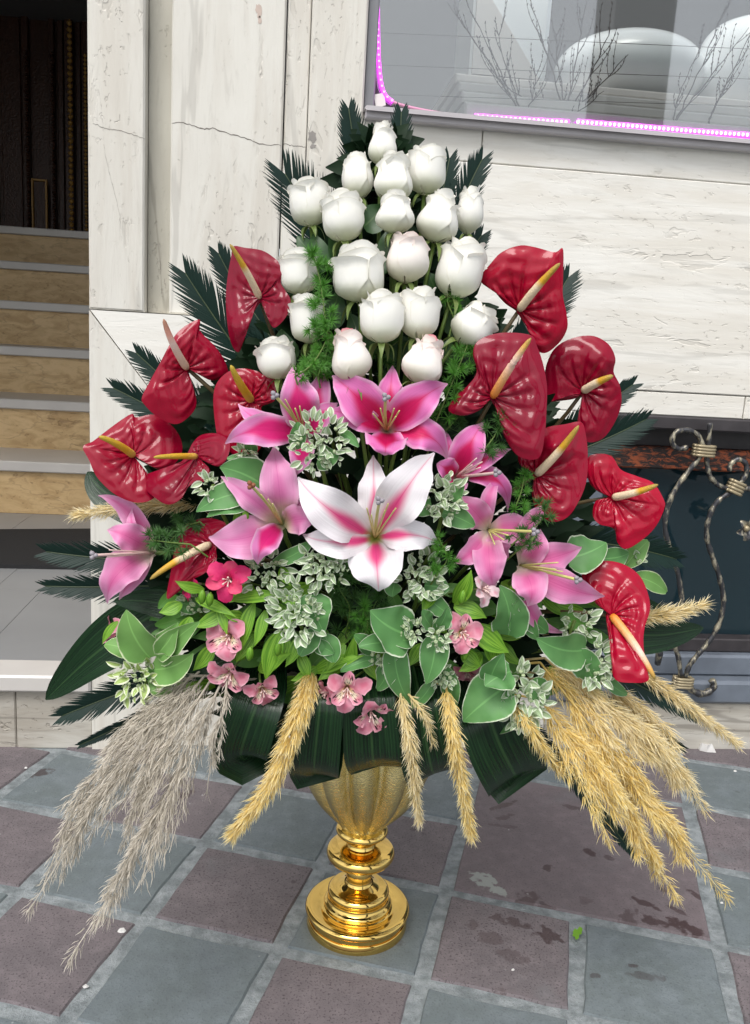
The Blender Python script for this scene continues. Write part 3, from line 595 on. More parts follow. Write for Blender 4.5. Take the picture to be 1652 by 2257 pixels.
slab('bottom_sill', X_(1325, 1130, YW+.02)+.001, XR, YW+.025, YW+.12, Z_(1560, 1490, YW+.025), Z_(1560, 1437, YW+.05)-.0005, MT['frame_blue'], bw, .006)
slab('bottom_sill', xb0+.002, XR, YW-.012, YW+.12, zgb+.0005, Z_(1560, 1490, YW+.025)-.0005, MT['frame_blue'], bw, .008)
YI = YW-.03
gr = thing('iron_grille', 'wrought iron scroll grille with patina before the basement window', 'grille', tuple(pt(1512, 1500, YI)))
def cpx(L): return [(a*.353+1239.4, b*.353+826.3) for a, b in L]
def bar(L, r=.0066, Y=YI, n=60, name='scroll_bar'):
    P = cat([pt(x, y, Y) for x, y in cpx(L)], n); rr = r*(1+.12*np.sin(np.arange(n)*1.35)); g = Geo().add(*tube(P, rr, 6)); return g.obj(name, MT['iron'], gr)
bar([(780, 452), (722, 462), (686, 425), (696, 372), (745, 345), (808, 352), (850, 385), (870, 440), (862, 500), (820, 560), (760, 635), (690, 740), (650, 850), (640, 960), (668, 1080), (718, 1230), (745, 1400), (752, 1500), (730, 1600), (700, 1690), (722, 1760), (738, 1880)], n=90)
bar([(920, 300), (914, 400), (905, 480), (902, 560), (925, 640), (985, 695), (1050, 705), (1110, 672), (1148, 610), (1140, 550), (1092, 528), (1048, 560), (1040, 600)], n=70)
bar([(1169+260, 690), (1250, 712), (1120, 710), (1040, 738), (960, 800), (912, 900), (900, 1010), (930, 1120), (978, 1260), (1005, 1400), (985, 1530), (930, 1640), (850, 1740), (795, 1810), (768, 1885)], n=90)
bar([(930, 1905), (945, 1935), (925, 1970), (870, 1992), (810, 1970), (780, 1930)], .009, YI, 24)
def collar(x, y, w, h, rot):
    c = pt(x, y, YI); s = sc(c); g = Geo(); a = np.array([math.cos(rot), 0, -math.sin(rot)]); b = np.array([math.sin(rot), 0, math.cos(rot)])
    for k in range(4):
        o = c+b*(k-1.5)*h*s/4; P = [o-a*w*s/2+np.array([0, -.008, 0]), o-a*w*s*.3+np.array([0, -.0125, 0]), o+a*w*s*.3+np.array([0, -.0125, 0]), o+a*w*s/2+np.array([0, -.008, 0]), o+a*w*s/2+np.array([0, .008, 0]), o-a*w*s/2+np.array([0, .008, 0]), o-a*w*s/2+np.array([0, -.008, 0])]
        g.add(*tube(P, h*s/8*1.05, 6))
    g.obj('collar', MT['brass_wrap'], gr)
collar(1550, 993, 44, 27, 0.03); collar(1620, 1074, 32, 30, .35); collar(1504, 1503, 40, 25, .04)
for k in range(6):
    c = pt(1645, 1165, YI); a = k*math.pi/3+.3; d = np.array([math.cos(a), -.35, math.sin(a)]); s = sc(c)
    P = bez(c, c+d*18*s+np.array([0, -.012, 0]), c+d*27*s+np.array([0, .004, 0]), n=8); Geo().add(*ribbon(P, (0, -1, 0), 9*s*np.sin(np.linspace(.35, 3.0, 8)), 5, .35)).obj('rosette_leaf', MT['iron'], gr)
Geo().add(*tube([pt(1645, 1165, YI+.03), pt(1645, 1165, YI-.014)], [.006, .0075], 8)).obj('rosette_boss', MT['brass_wrap'], gr)
bar([(1150, 960), (1230, 900), (1300, 800), (1290, 720)], .0065, YI+.01, 20)
Geo().add(*tube([pt(1449, 1462, YI+.02), pt(1453, 1440, YI), pt(1449, 1425, YI)], [.008, .0095, .006], 8)).obj('post_knob', MT['iron'], gr)

# ------------------------------------------------------------------ entrance: landing, steps, mat, door
K = .78125
ZL, Y1, RS, TD = .24569*K, 4.80286*K, .29080*K, .48770*K
ent = thing('entrance_steps', 'stone entrance with six brown travertine steps and grey treads on the left', 'stairs', (-1.2, YW, 0))
XE = -2.6; YF = YW-.012
slab('riser', XE, X_(190, 1590)-.16, YF, YF+.3, 0, ZL-.042, MT['trav_low'], ent, .003)
slab('riser', X_(190, 1590)-.1585, XL-.001, YF, YF+.3, 0, ZL-.042, MT['trav_low'], ent, .003)
slab('landing_nosing', XE, XL-.001, YF-.02, YF+.08, ZL-.041, ZL, MT['tread'], ent, .005)
ly = [YF+.0815, YF+.66, YF+1.16, Y1-.001]
for k in range(3):
    xs = [XE, -1.05-.0*k, -.72-.06*k, XL-.001] if k != 1 else [XE, -1.25, -.86, XL-.001]
    for a in range(3): slab('landing_tile', xs[a]+.001, xs[a+1]-.0005, ly[k], ly[k+1]-.0015, ZL-.041, ZL-.0005, MT['landing'], ent, 0)
for k in range(6):
    y0 = Y1+k*TD; z0 = ZL+k*RS
    slab('riser', XE, XL+.3, y0, y0+.02, z0, z0+RS-.045, MT['trav_b'], ent, 0)
    slab('tread', XE, XL+.3, y0-.022, y0+TD+.02, z0+RS-.0445, z0+RS, MT['tread'], ent, .005)
YD = Y1+6*TD+.35; ZD = ZL+6*RS
slab('upper_landing', XE, XL+.3, Y1+6*TD+.0205, YD+.1, ZD-.05, ZD-.001, MT['tread'], ent, .0)
porch = thing('entrance_porch', 'shaded side walls and ceiling of the entrance at upper left', 'porch', (-1.4, 3., 0))
slab('side_wall', XL+.16, XL+.30, BK, YD+.1, 0, 3.2, MT['trav_v'], porch, .002)
slab('side_wall', XE-.12, XE-.001, YW, YD+.1, 0, 3.2, MT['trav_v'], porch, .002)
slab('ceiling', XE-.12, XL+.3, YW+.1, YD+.1, 2.95, 3.05, MT['inside'], porch, .002)
mt_ = Geo()
mA = [pz(-260, 1176, ZL), pz(235, 1172, ZL), pz(178, 1256, ZL), pz(-300, 1247, ZL)]
mv = [p+np.array([0, 0, .001]) for p in mA]+[p+np.array([0, 0, .014]) for p in mA]
o = mt_.add(mv, [(4, 7, 6, 5), (0, 1, 5, 4), (1, 2, 6, 5), (2, 3, 7, 6), (3, 0, 4, 7)]).obj('doormat', MT['mat'], None, False); tag(o, 'black ribbed rubber mat lying on the grey entrance landing', 'doormat')
door = thing('carved_door', 'dark carved wooden door with gilded mouldings at the top of the steps', 'door', (X_(90, 480, YD), YD, ZD))
def DX(x): return X_(x, 300, YD)
ztd = 3.1
slab('door_panel', XE, XL+.3, YD+.03, YD+.08, ZD, ztd, MT['wood'], door, 0)
for x0, x1, dp, mt in ((-300, -6, .01, 'wood'), (2, 46, .02, 'wood'), (52, 66, .05, 'wood'), (110, 122, .05, 'wood'), (128, 140, .03, 'wood'), (146, 164, .07, 'wood'), (168, 178, .03, 'wood'), (182, 205, .06, 'wood')):
    slab('moulding', DX(x0), DX(x1), YD+.03-dp, YD+.03, ZD+.001, ztd, MT['wood'], door, .004)
for x, r in ((59, 4), (116, 4), (155, 6), (188, 4)):
    p = pt(x, 300, YD-.045); s = sc(p)*r; g = Geo()
    for k in range(46): g.add(*lathe([(s*.1, -s), (s*.9, -s*.4), (s, 0), (s*.9, s*.4), (s*.1, s)], (p[0], p[1], ZD+.03+k*s*2.1), 6))
    tag(g.obj('bead_trim', MT['gild'] if x in (155, 188) else MT['wood'], door), kind='stuff')
# small gilded niche frame
fx0, fx1 = DX(72), DX(107); fz0, fz1 = ZD+.01, Z_(90, 398, YD)
for a in ((fx0, fx0+.013, fz0, fz1), (fx1-.013, fx1, fz0, fz1), (fx0+.0135, fx1-.0135, fz1-.013, fz1)):
    slab('gilded_frame', a[0], a[1], YD-.07, YD-.045, a[2], a[3], MT['gild'], door, .003)
slab('niche_panel', fx0+.0135, fx1-.0135, YD-.05, YD-.03, fz0, fz1-.0135, MT['wood'], door, .002)

# ------------------------------------------------------------------ golden vase
def za(y):           # height on the vase axis seen at picture row y
    return pt(785-(y-2035)*.0546, y, YV)[2]
vb = pz(785, 2035, 0); VX = vb[0]; SV = sc(pt(785, 1900, YV))
vase = thing('golden_vase', 'shiny golden pedestal vase with fluted hammered bowl standing on grey paving tile', 'vase', (VX, YV, 0))
vc = (VX, YV, 0)
def rp(L): return [(h*SV, za(y)) for h, y in L]
def smooth_prof(L, n=40):
    P = cat([(a, b, 0) for a, b in L], n); return [(max(p[0], .0005), p[1]) for p in P]
zt_ = za(1992)
base = [(.001, .001), (106*SV, .001), (111*SV, .003), (112*SV, .010), (109*SV, .018), (107*SV, zt_*.45), (109*SV, zt_*.72), (114*SV, zt_*.82), (116*SV, zt_*.92), (113*SV, zt_*1.02), (106*SV, zt_*1.08), (92*SV, zt_*1.06), (80*SV, zt_*1.0), (75*SV, zt_*1.03)]
Geo().add(*lathe(smooth_prof(base, 60), vc, 72)).obj('base', MT['gold'], vase)
y1 = zt_*1.03; k1 = za(1957)
step = [(74*SV, y1-.004), (75*SV, y1+.006), (68*SV, y1+.011), (65*SV, y1+.018), (68*SV, y1+.027), (62*SV, y1+.034), (46*SV, y1+.037), (32*SV, y1+.043)]
Geo().add(*lathe(smooth_prof(step, 56), vc, 64)).obj('step_ring', MT['gold'], vase)
y2 = y1+.043; zk = za(1878)
st = [(31*SV, y2-.001), (27*SV, y2+.006), (30*SV, y2+(zk-y2)*.35), (27*SV, y2+(zk-y2)*.55), (31*SV, zk-.017)]
Geo().add(*lathe(smooth_prof(st, 40), vc, 48)).obj('stem_neck', MT['gold'], vase)
kn = [(31*SV, zk-.0175), (52*SV, zk-.014), (68*SV, zk-.009), (75*SV, zk), (71*SV, zk+.009), (58*SV, zk+.013), (44*SV, zk+.015), (32*SV, zk+.0155)]
Geo().add(*lathe(smooth_prof(kn, 48), vc, 64)).obj('knob', MT['gold'], vase)
zc = za(1828)
n2 = [(32*SV, zk+.015), (29*SV, zk+.021), (30*SV, (zk+zc)/2+.004), (30*SV, zc-.008)]
Geo().add(*lathe(smooth_prof(n2, 24), vc, 48)).obj('upper_neck', MT['gold'], vase)
co = [(30*SV, zc-.0085), (48*SV, zc-.008), (57*SV, zc-.001), (54*SV, zc+.006), (46*SV, zc+.010), (42*SV, zc+.014)]
Geo().add(*lathe(smooth_prof(co, 36), vc, 64)).obj('collar', MT['gold'], vase)
zb_ = zc+.012; ztop_ = za(1560)
bw_ = [(a*1.06, b) for a, b in [(36*SV, zb_-.003), (45*SV, zb_), (50*SV, zb_+.008), (66*SV, za(1788)), (92*SV, za(1755)), (114*SV, za(1715)), (128*SV, za(1675)), (134*SV, za(1640)), (131*SV, za(1605)), (124*SV, ztop_)]]
Geo().add(*lathe(smooth_prof(bw_, 60), vc, 144, lambda a, t: 1+.24*min(1, t*4+.15)*(np.abs(np.cos(a*6+.4+.5*math.sin(t*1.5)))**.7-.7))).obj('bowl', MT['gold_ham'], vase)
fo = thing('foam_block', 'dark wet floral foam heaped inside the golden bowl, hidden under leaves', 'floral foam', (VX, YV, ztop_-.05))
Geo().add(*lathe(smooth_prof([(.002, ztop_-.08), (.07, ztop_-.08), (.085, ztop_), (.08, ztop_+.12), (.055, ztop_+.24), (.03, ztop_+.34), (.002, ztop_+.36)], 20), vc, 20)).obj('foam', MT['foam'], fo)
ROOT = np.array([VX, YV, ztop_+.06])
def root(x, y):
    """point inside the foam from which a stem at picture place x, y leaves"""
    h = max(0, min(1, (1500-y)/1100)); return np.array([VX+.0001*(x-810)*.35, YV-.015, ztop_+.04+.20*h])
def stem(parent, P, d, x, y, r=.0022, mat='stem', name='stem'):
    R = root(x, y); L = np.linalg.norm(P-R); Q = bez(P, P+nz(d)*L*.35, R+np.array([0, -.01, L*.25]), R, n=14)
    return Geo().add(*tube(Q, np.linspace(r, r*1.15, 14), 6)).obj(name, MT[mat], parent)

# ------------------------------------------------------------------ roses
PR = {'pear': [(0, .16), (.06, .52), (.16, .86), (.28, 1.0), (.42, .97), (.58, .80), (.74, .62), (.88, .54), (1, .52)],
      'barrel': [(0, .18), (.06, .55), (.15, .84), (.28, .97), (.48, 1.0), (.66, .96), (.82, .88), (.93, .82), (1, .80)],
      'egg': [(0, .16), (.06, .50), (.16, .82), (.30, .98), (.45, 1.0), (.62, .88), (.78, .72), (.90, .64), (1, .62)]}
PRD = {k: np.array(cat([(a, b, 0) for a, b in v], 80)) for k, v in PR.items()}
def rose(x, y, w, h, tilt, kind, label, mat='rose', dq=.0, core=None, lean=.12):
    q = bulge(x, y)*.9+.01+dq; ctr = pq(x, y, q); s = sc(ctr); a = math.radians(tilt)
    A = nz(math.sin(a)*RT+math.cos(a)*UP+lean*NR); H = h*s*1.0; R = w*s/2*1.03; E2 = nz(NR-(NR@A)*A); E1 = np.cross(A, E2)
    B = ctr-A*H*.5; t = thing('white_rose', label, 'rose', tuple(B), 'white roses')
    r = random.Random(int(x*13+y)); D = PRD[kind]
    def prof(tt): return np.interp(tt, D[:, 0], D[:, 1])
    def petal(phi, half, rs, tm, flare, t0=0., nu=11, nv=11, mt=mat, roll=0.):
        S, Tt = np.meshgrid(np.linspace(-1, 1, nu), np.linspace(0, 1, nv)); p1, p2 = r.uniform(0, 6), r.uniform(0, 6)
        top = tm*(1-.16*np.abs(S)**2.4-.015*np.sin(5*S+p1)-.018*np.cos(3*S+p2))
        tt = t0+(top-t0)*Tt; ph = phi+half*S*np.minimum(1, .45+tt*1.6)
        e = np.clip((Tt-.78)/.22, 0, 1)**2
        rr = R*rs*(prof(tt)*(1+.022*S+.012*np.sin(4*S+6*tt+p2)+.015*np.sin(9*tt+p1)))+R*flare*e*(1+.35*np.sin(4*S+p1))+R*roll*np.clip(np.abs(S)-.7, 0, 1)*tt
        V = B+A[None, None]*(tt*H-H*.05*flare*10*e*e*.3)[..., None]+rr[..., None]*(np.cos(ph)[..., None]*E2+np.sin(ph)[..., None]*E1)
        Geo().add(V, gridf(nu, nv), np.stack([(S+1)/2, Tt], -1)).obj('petal', MT[mt], t)
    off = r.uniform(-.8, .8)
    for k in range(5): petal(off+k*2.4, r.uniform(1.0, 1.3), 1.02-.030*k, r.uniform(.78, .97), r.uniform(.10, .26), roll=r.uniform(.08, .28))
    for k in range(4): petal(off+1+k*1.7, 1.2, .84-.045*k, r.uniform(.95, 1.02), .12, .3, 9, 7)
    for k in range(3): petal(off+k*2.2, 1.7, .58-.14*k, 1.0-.012*k, .08, .55, 9, 5, core or mat)
    for k in range(5):
        ph = k*1.257+off; d = math.cos(ph)*E2+math.sin(ph)*E1; L = H*r.uniform(.26, .42)
        P = bez(B+d*R*.16, B+d*R*.62-A*H*.02, B+d*R*r.uniform(.5, .85)-A*L, n=7); Geo().add(*ribbon(P, d+A*.3, R*.17*np.array([.7, 1, .95, .8, .6, .35, .06]), 3, .3)).obj('sepal', MT['sepal'], t)
    Geo().add(*lathe([(.0005, 0), (R*.17, .002), (R*.20, H*.05), (R*.15, H*.09)], (0, 0, 0), 10)).obj('hip', MT['sepal'], t).matrix_local = Matrix((((*E1, 0)), ((*E2, 0)), ((*A, 0)), (0, 0, 0, 1))).transposed() @ Matrix.Translation((0, 0, -H*.06))
    stem(t, B-A*H*.03, -A, x, y+80, .0026)
    return t
ROSES = [(842, 316, 62, 96, 3, 'pear', 'topmost white rose bud at the peak of the arrangement', 'rose', 0, None),
 (787, 387, 68, 100, -3, 'egg', 'white rose just below left of the topmost bud', 'rose', .0, None), (867, 391, 84, 106, 1, 'pear', 'white rose centred directly below the topmost bud', 'rose', .02, None),
 (938, 375, 82, 104, 4, 'barrel', 'white rose right of the topmost bud, beside the sill corner', 'rose', 0, None), (679, 447, 84, 102, -6, 'barrel', 'white rose at the far left shoulder, before the big dark frond', 'rose', 0, None),
 (754, 477, 90, 110, -3, 'barrel', 'broad white rose right of the left shoulder rose', 'rose', .02, None), (871, 468, 84, 92, 0, 'pear', 'white pear-shaped rose in the centre of the upper half', 'rose', .035, None),
 (968, 478, 92, 112, 12, 'pear', 'large white rose leaning right, right of the pear-shaped centre rose', 'rose', .02, None), (1034, 463, 58, 104, 5, 'egg', 'slim white rose at the right shoulder, edge against the stone wall', 'rose', -.02, None),
 (657, 600, 84, 97, -4, 'barrel', 'white rose touching the right edge of the upper left anthurium', 'rose', .01, None), (790, 603, 112, 124, -2, 'barrel', 'widest white rose, full and open, in the middle of the rose cone', 'rose', .03, None),
 (896, 568, 92, 110, 4, 'egg', 'white rose with faint blush, right of the widest rose', 'rose_p', .03, None), (1012, 592, 98, 132, 16, 'barrel', 'big white rose leaning right, left of the upper right anthurium', 'rose', .02, None),
 (678, 703, 78, 106, -7, 'barrel', 'white rose half veiled by feathery fern at left', 'rose', .01, None), (840, 699, 94, 114, 1, 'barrel', 'white rose front and centre, above the two blushing buds', 'rose', .05, None),
 (923, 689, 84, 116, 3, 'barrel', 'greenish-white rose right of the front centre rose', 'rose', .04, None), (1043, 716, 92, 100, 42, 'egg', 'white rose tipped far over to the right above the dark red anthurium', 'rose', .02, None),
 (609, 790, 82, 92, -10, 'barrel', 'lowest white rose at left, beside the pink lily petal', 'rose', .02, None), (770, 782, 86, 120, -9, 'pear', 'white bud with pink-tinted heart, left of the blushing pair', 'rose_p', .06, 'rose_core'),
 (935, 793, 92, 110, 20, 'pear', 'white bud with pink-tinted heart leaning right, above the hot pink lily', 'rose_p', .06, 'rose_core')]
RT_ = {}
for a in ROSES: RT_[a[0]] = rose(*a)
def leaf(parent, base, tip, w, mat, q0=0., q1=0., bend=.15, cup=.15, ruf=.05, vee=0., name='leaf', prof='oval', n=12, m=7, seed=0, sag=.0, hint=None, twist=0., rel=True):
    r = random.Random(int(base[0]*3+tip[1]*7+seed)); b0 = bulge(*base) if rel else 0; b1 = bulge(*tip) if rel else 0
    P0 = pq(*base, b0+q0); P2 = pq(*tip, b1+q1); s = sc(P2); L = np.linalg.norm(P2-P0)
    d = nz(P2-P0); side = np.cross(NR, d); M = (P0+P2)/2+side*bend*L*r.choice((-1, 1))*r.uniform(.5, 1)+NR*(.18*L)+np.array([0, 0, sag*L])
    P = bez(P0, M, P2, n=n); t = np.linspace(0, 1, n)
    if prof == 'oval': wd = np.sin(math.pi*np.clip(t*.93+.035, 0, 1)**.85)**.75
    elif prof == 'ovate': wd = np.sin(math.pi*np.clip(t*.97+.03, 0, 1)**.62)**.8
    elif prof == 'lance': wd = np.sin(math.pi*np.clip(t*.96+.04, 0, 1)**.8)**1.1
    elif prof == 'round': wd = np.sin(math.pi*np.clip(t*.88+.06, 0, 1))**.55
    wd = np.maximum(wd, .03)*w*s/2
    h = NR+np.array([r.uniform(-.3, .3), 0, r.uniform(.0, .45)]) if hint is None else hint
    return Geo().add(*ribbon(P, h, wd, m, cup, vee, ruf, r.uniform(1.5, 3), r.uniform(0, 6), twist)).obj(name, MT[mat], parent)
for k, (rx, b, tp, w) in enumerate(((679, (700, 600), (690, 515), 60), (679, (690, 560), (655, 520), 40), (754, (760, 570), (725, 520), 62), (790, (820, 590), (770, 535), 60), (896, (850, 560), (838, 610), 40), (867, (800, 500), (845, 450), 70), (871, (870, 600), (850, 510), 60), (968, (930, 560), (965, 525), 50),
       (1012, (960, 640), (945, 600), 50), (1043, (990, 740), (1030, 655), 60), (1043, (1000, 700), (985, 640), 50), (840, (800, 800), (770, 690), 70), (923, (890, 790), (860, 740), 60), (678, (720, 720), (745, 640), 60), (609, (640, 800), (620, 725), 60), (938, (940, 450), (985, 430), 50), (935, (985, 800), (995, 745), 50))):
    leaf(RT_[rx], b, tp, w, 'rose_leaf', -.02, -.015, prof='ovate', name='leaf')

# ------------------------------------------------------------------ anthuriums
def sense(o): return o
def anthurium(base, out, tipk, sptip, spm, label, dq=0., gx=0., gy=0., dome=.16, curl=.12, sw=12, bendsp=.1, stemd=(0, -1), folds=()):
    bx, by = base; q0 = bulge(bx, by)+dq; s = sc(pq(bx, by, q0)); n = 104; nr = 26
    O = cat([(a, b, 0) for a, b in out], n, True)[:, :2]; rmax = np.linalg.norm(O-np.array(base), axis=1).max()
    t = thing('red_anthurium', label, 'anthurium', tuple(pq(bx, by, q0)), 'red anthuriums')
    V = []; U = []; sd = bx*.37+by*.11
    ang = np.unwrap(np.arctan2(O[:, 1]-by, O[:, 0]-bx)); tipa = math.atan2(out[tipk][1]-by, out[tipk][0]-bx)
    for j in range(nr+1):
        f = (j/nr); ff = max(f, .02)
        for i in range(n):
            p = np.array(base)+(O[i]-base)*ff; d = (p-base); rr = np.linalg.norm(d)*s; Rm = np.linalg.norm(O[i]-base)*s
            RR = rmax*s; a = ang[i]-tipa; a = (a+math.pi) % (2*math.pi)-math.pi
            h = dome*RR*math.sin(math.pi*min(1, f*.72))*(Rm/RR)**.7-curl*RR*f**3*(.6+.4*math.sin(3*a+sd))
            # veins: curved grooves leaving the base, soft quilting between them
            g = 0
            for av in (0, .55, -.55, 1.05, -1.05, 1.6, -1.6, 2.15, -2.15, 2.7, -2.7):
                da = a-av*(1-.22*f); g += math.exp(-(da/(.055+.03/(f+.15)*.15))**2)
            cross = math.sin(26*f+3*math.sin(a*3+sd)+4*abs(math.sin(a*1.9)))
            pk = mnoise.noise(Vector((p[0]/24+sd, p[1]/24, 0)))
            fe = min(1, f*2.5)*min(1, (1.04-f)*7)
            h += RR*(-.045*g*math.sin(math.pi*min(1, f+.10))+.022*pk*fe+.0085*cross*fe*(1-.5*min(1, g)))
            h += gx*d[0]*s+(gy+.35)*d[1]*s
            for (fx, fy, fr, fa) in folds: h += fa*RR*math.exp(-((p[0]-fx)**2+(p[1]-fy)**2)/(fr*fr))
            V.append(pq(p[0], p[1], q0+h)); U.append((i/n, f))
    Geo().add(V, [(j*n+i, j*n+(i+1) % n, (j+1)*n+(i+1) % n, (j+1)*n+i) for j in range(nr) for i in range(n)], U).obj('spathe', MT['spathe'], t)
    tx, ty = sptip; L = math.hypot(tx-bx, ty-by); nx, ny = -(ty-by)/L, (tx-bx)/L
    P0 = pq(bx, by, q0+.004); P2 = pq(tx, ty, q0+.035+.25*L*s); P1 = pq((bx+tx)/2+nx*bendsp*L, (by+ty)/2+ny*bendsp*L, q0+.03+.16*L*s)
    P = bez(P0, P1, P2, n=20); R = sw*.80*s*np.interp(np.linspace(0, 1, 20), [0, .04, .5, .85, .97, 1], [.75, 1, .88, .62, .42, .12])
    Geo().add(*tube(P, R, 12)).obj('spadix', MT[spm], t)
    B = pq(bx, by, q0-.004); stem(t, B, stemd[0]*RT+stemd[1]*UP-.5*NR, bx, by, .0030, 'red_stem')
    return t
anthurium((571, 655), [(572, 668), (548, 712), (536, 752), (526, 776), (512, 764), (502, 725), (497, 660), (501, 610), (509, 565), (514, 543), (540, 546), (580, 553), (612, 575), (630, 592), (618, 620), (628, 640), (640, 662), (632, 695), (606, 722), (592, 708), (583, 682)], 9, (506, 538), 'sp_cream',
    'red anthurium standing highest on the left, its left edge folded down to a point', .0, .5, -.2, .14, .05, 10, .04, (.3, -1), ((520, 720, 40, .25),))
anthurium((411, 811), [(416, 822), (428, 860), (432, 895), (412, 922), (384, 935), (345, 918), (318, 892), (312, 876), (330, 840), (352, 800), (372, 762), (395, 728), (438, 704), (441, 730), (470, 760), (492, 790), (503, 822), (490, 834), (462, 838), (436, 822), (422, 815)], 12, (360, 703), 'sp_pink',
    'red anthurium with pinkish spadix pointing up, before the pillar frame corner at left', .0, -.3, -.3, .16, .10, 11, -.08, (.9, -.8))
anthurium((553, 882), [(575, 900), (590, 940), (575, 985), (548, 1012), (512, 1000), (482, 970), (472, 920), (470, 870), (480, 840), (505, 818), (535, 812), (566, 818), (582, 826), (600, 815), (607, 845), (606, 880), (592, 890)], 10, (508, 805), 'sp_yellow',
    'red anthurium with yellow spadix directly left of the upper left pink lily', -.01, .2, -.2, .16, .06, 12, -.06, (.6, -.8))
anthurium((293, 1003), [(298, 1014), (322, 1040), (345, 1085), (330, 1103), (300, 1108), (268, 1098), (240, 1080), (212, 1050), (196, 1015), (182, 985), (205, 972), (240, 945), (275, 920), (292, 912), (300, 920), (340, 914), (378, 938), (398, 968), (400, 998), (380, 1026), (350, 1034), (322, 1022), (304, 1008)], 9, (217, 962), 'sp_yellow',
    'bright red anthurium farthest left, its sharp tip pointing left over the stair', .02, -.2, .1, .17, .08, 11, .10, (.9, -.5))
anthurium((432, 1006), [(445, 1015), (478, 1028), (500, 1010), (505, 975), (480, 956), (445, 958), (425, 975), (412, 1000), (395, 1020), (350, 1040), (312, 1050), (320, 1078), (352, 1105), (375, 1112), (400, 1098), (418, 1070), (452, 1060), (462, 1035)], 11, (338, 1008), 'sp_yellow',
    'dark red anthurium in shade with a straight yellow spadix pointing left', .01, .6, .2, .12, .05, 9, .03, (1, -.3), ((350, 1080, 40, .2),))
anthurium((462, 1200), [(478, 1206), (510, 1196), (505, 1160), (470, 1143), (430, 1146), (402, 1165), (386, 1205), (376, 1260), (367, 1318), (392, 1305), (420, 1280), (452, 1262), (476, 1235)], 8, (330, 1277), 'sp_cream',
    'deep red anthurium low on the left with a cream spadix hanging to lower left', .0, .6, .4, .12, .05, 11, .07, (.8, -.2))
anthurium((1145, 682), [(1140, 690), (1160, 724), (1182, 770), (1205, 777), (1235, 752), (1250, 722), (1248, 690), (1240, 650), (1241, 600), (1240, 548), (1222, 556), (1180, 545), (1145, 541), (1105, 556), (1080, 582), (1058, 610), (1066, 628), (1082, 622), (1092, 645), (1112, 668), (1132, 682)], 9, (1234, 580), 'sp_cream',
    'red anthurium highest on the right, its cream and yellow spadix pointing up right', .0, .2, -.4, .16, .08, 12, -.05, (-.7, -1))
anthurium((1086, 874), [(1084, 886), (1098, 915), (1108, 955), (1140, 1004), (1186, 1010), (1200, 960), (1204, 905), (1205, 850), (1196, 800), (1182, 760), (1172, 740), (1130, 733), (1088, 736), (1052, 752), (1042, 780), (1050, 820), (1030, 850), (1002, 875), (988, 905), (1020, 916), (1055, 905), (1076, 884)], 10, (1170, 745), 'sp_orange',
    'large dark red anthurium with orange-based spadix, right of the feathery fern', .035, .1, -.1, .15, .06, 12, -.04, (-.5, -1))
anthurium((1286, 861), [(1280, 872), (1262, 880), (1215, 886), (1192, 890), (1196, 850), (1205, 800), (1225, 765), (1262, 745), (1305, 740), (1340, 758), (1356, 790), (1352, 820), (1366, 850), (1369, 890), (1355, 930), (1330, 965), (1300, 975), (1278, 962), (1272, 930), (1278, 895)], 12, (1351, 828), 'sp_cream',
    'red anthurium on the right flank with short cream spadix, its lobe curling at the top', -.01, .2, -.3, .18, .10, 12, -.06, (-.6, -1), ((1330, 790, 40, .15),))
anthurium((1183, 1045), [(1175, 1055), (1172, 1090), (1185, 1130), (1215, 1150), (1250, 1140), (1275, 1105), (1292, 1060), (1295, 1000), (1290, 955), (1280, 930), (1245, 935), (1205, 942), (1180, 960), (1172, 985), (1160, 990), (1142, 1000), (1146, 1025), (1168, 1038)], 9, (1275, 938), 'sp_cream',
    'red anthurium with long spadix, in front of and below the curled-lobe one', .02, .1, -.1, .16, .06, 12, .06, (-.8, -.6), ((1225, 985, 34, .22),))
anthurium((1352, 1096), [(1338, 1094), (1310, 1078), (1294, 1050), (1296, 1008), (1325, 1000), (1350, 1008), (1368, 1035), (1405, 1050), (1440, 1065), (1462, 1100), (1464, 1120), (1445, 1160), (1415, 1190), (1380, 1210), (1360, 1195), (1352, 1165), (1320, 1155), (1306, 1135), (1312, 1105), (1332, 1098)], 10, (1450, 1068), 'sp_cream',
    'bright red anthurium farthest right, before the dark basement pane', .0, .2, -.1, .16, .08, 11, .06, (-1, -.1))
anthurium((1348, 1357), [(1334, 1346), (1312, 1330), (1290, 1295), (1282, 1262), (1300, 1242), (1335, 1236), (1375, 1244), (1410, 1270), (1428, 1310), (1432, 1345), (1420, 1385), (1418, 1425), (1425, 1470), (1428, 1500), (1395, 1505), (1355, 1497), (1345, 1450), (1340, 1400), (1335, 1362)], 13, (1444, 1498), 'sp_orange',
    'dark red anthurium hanging down at lower right with an orange spadix', .05, .2, .2, .15, .06, 12, -.06, (-1, .1))

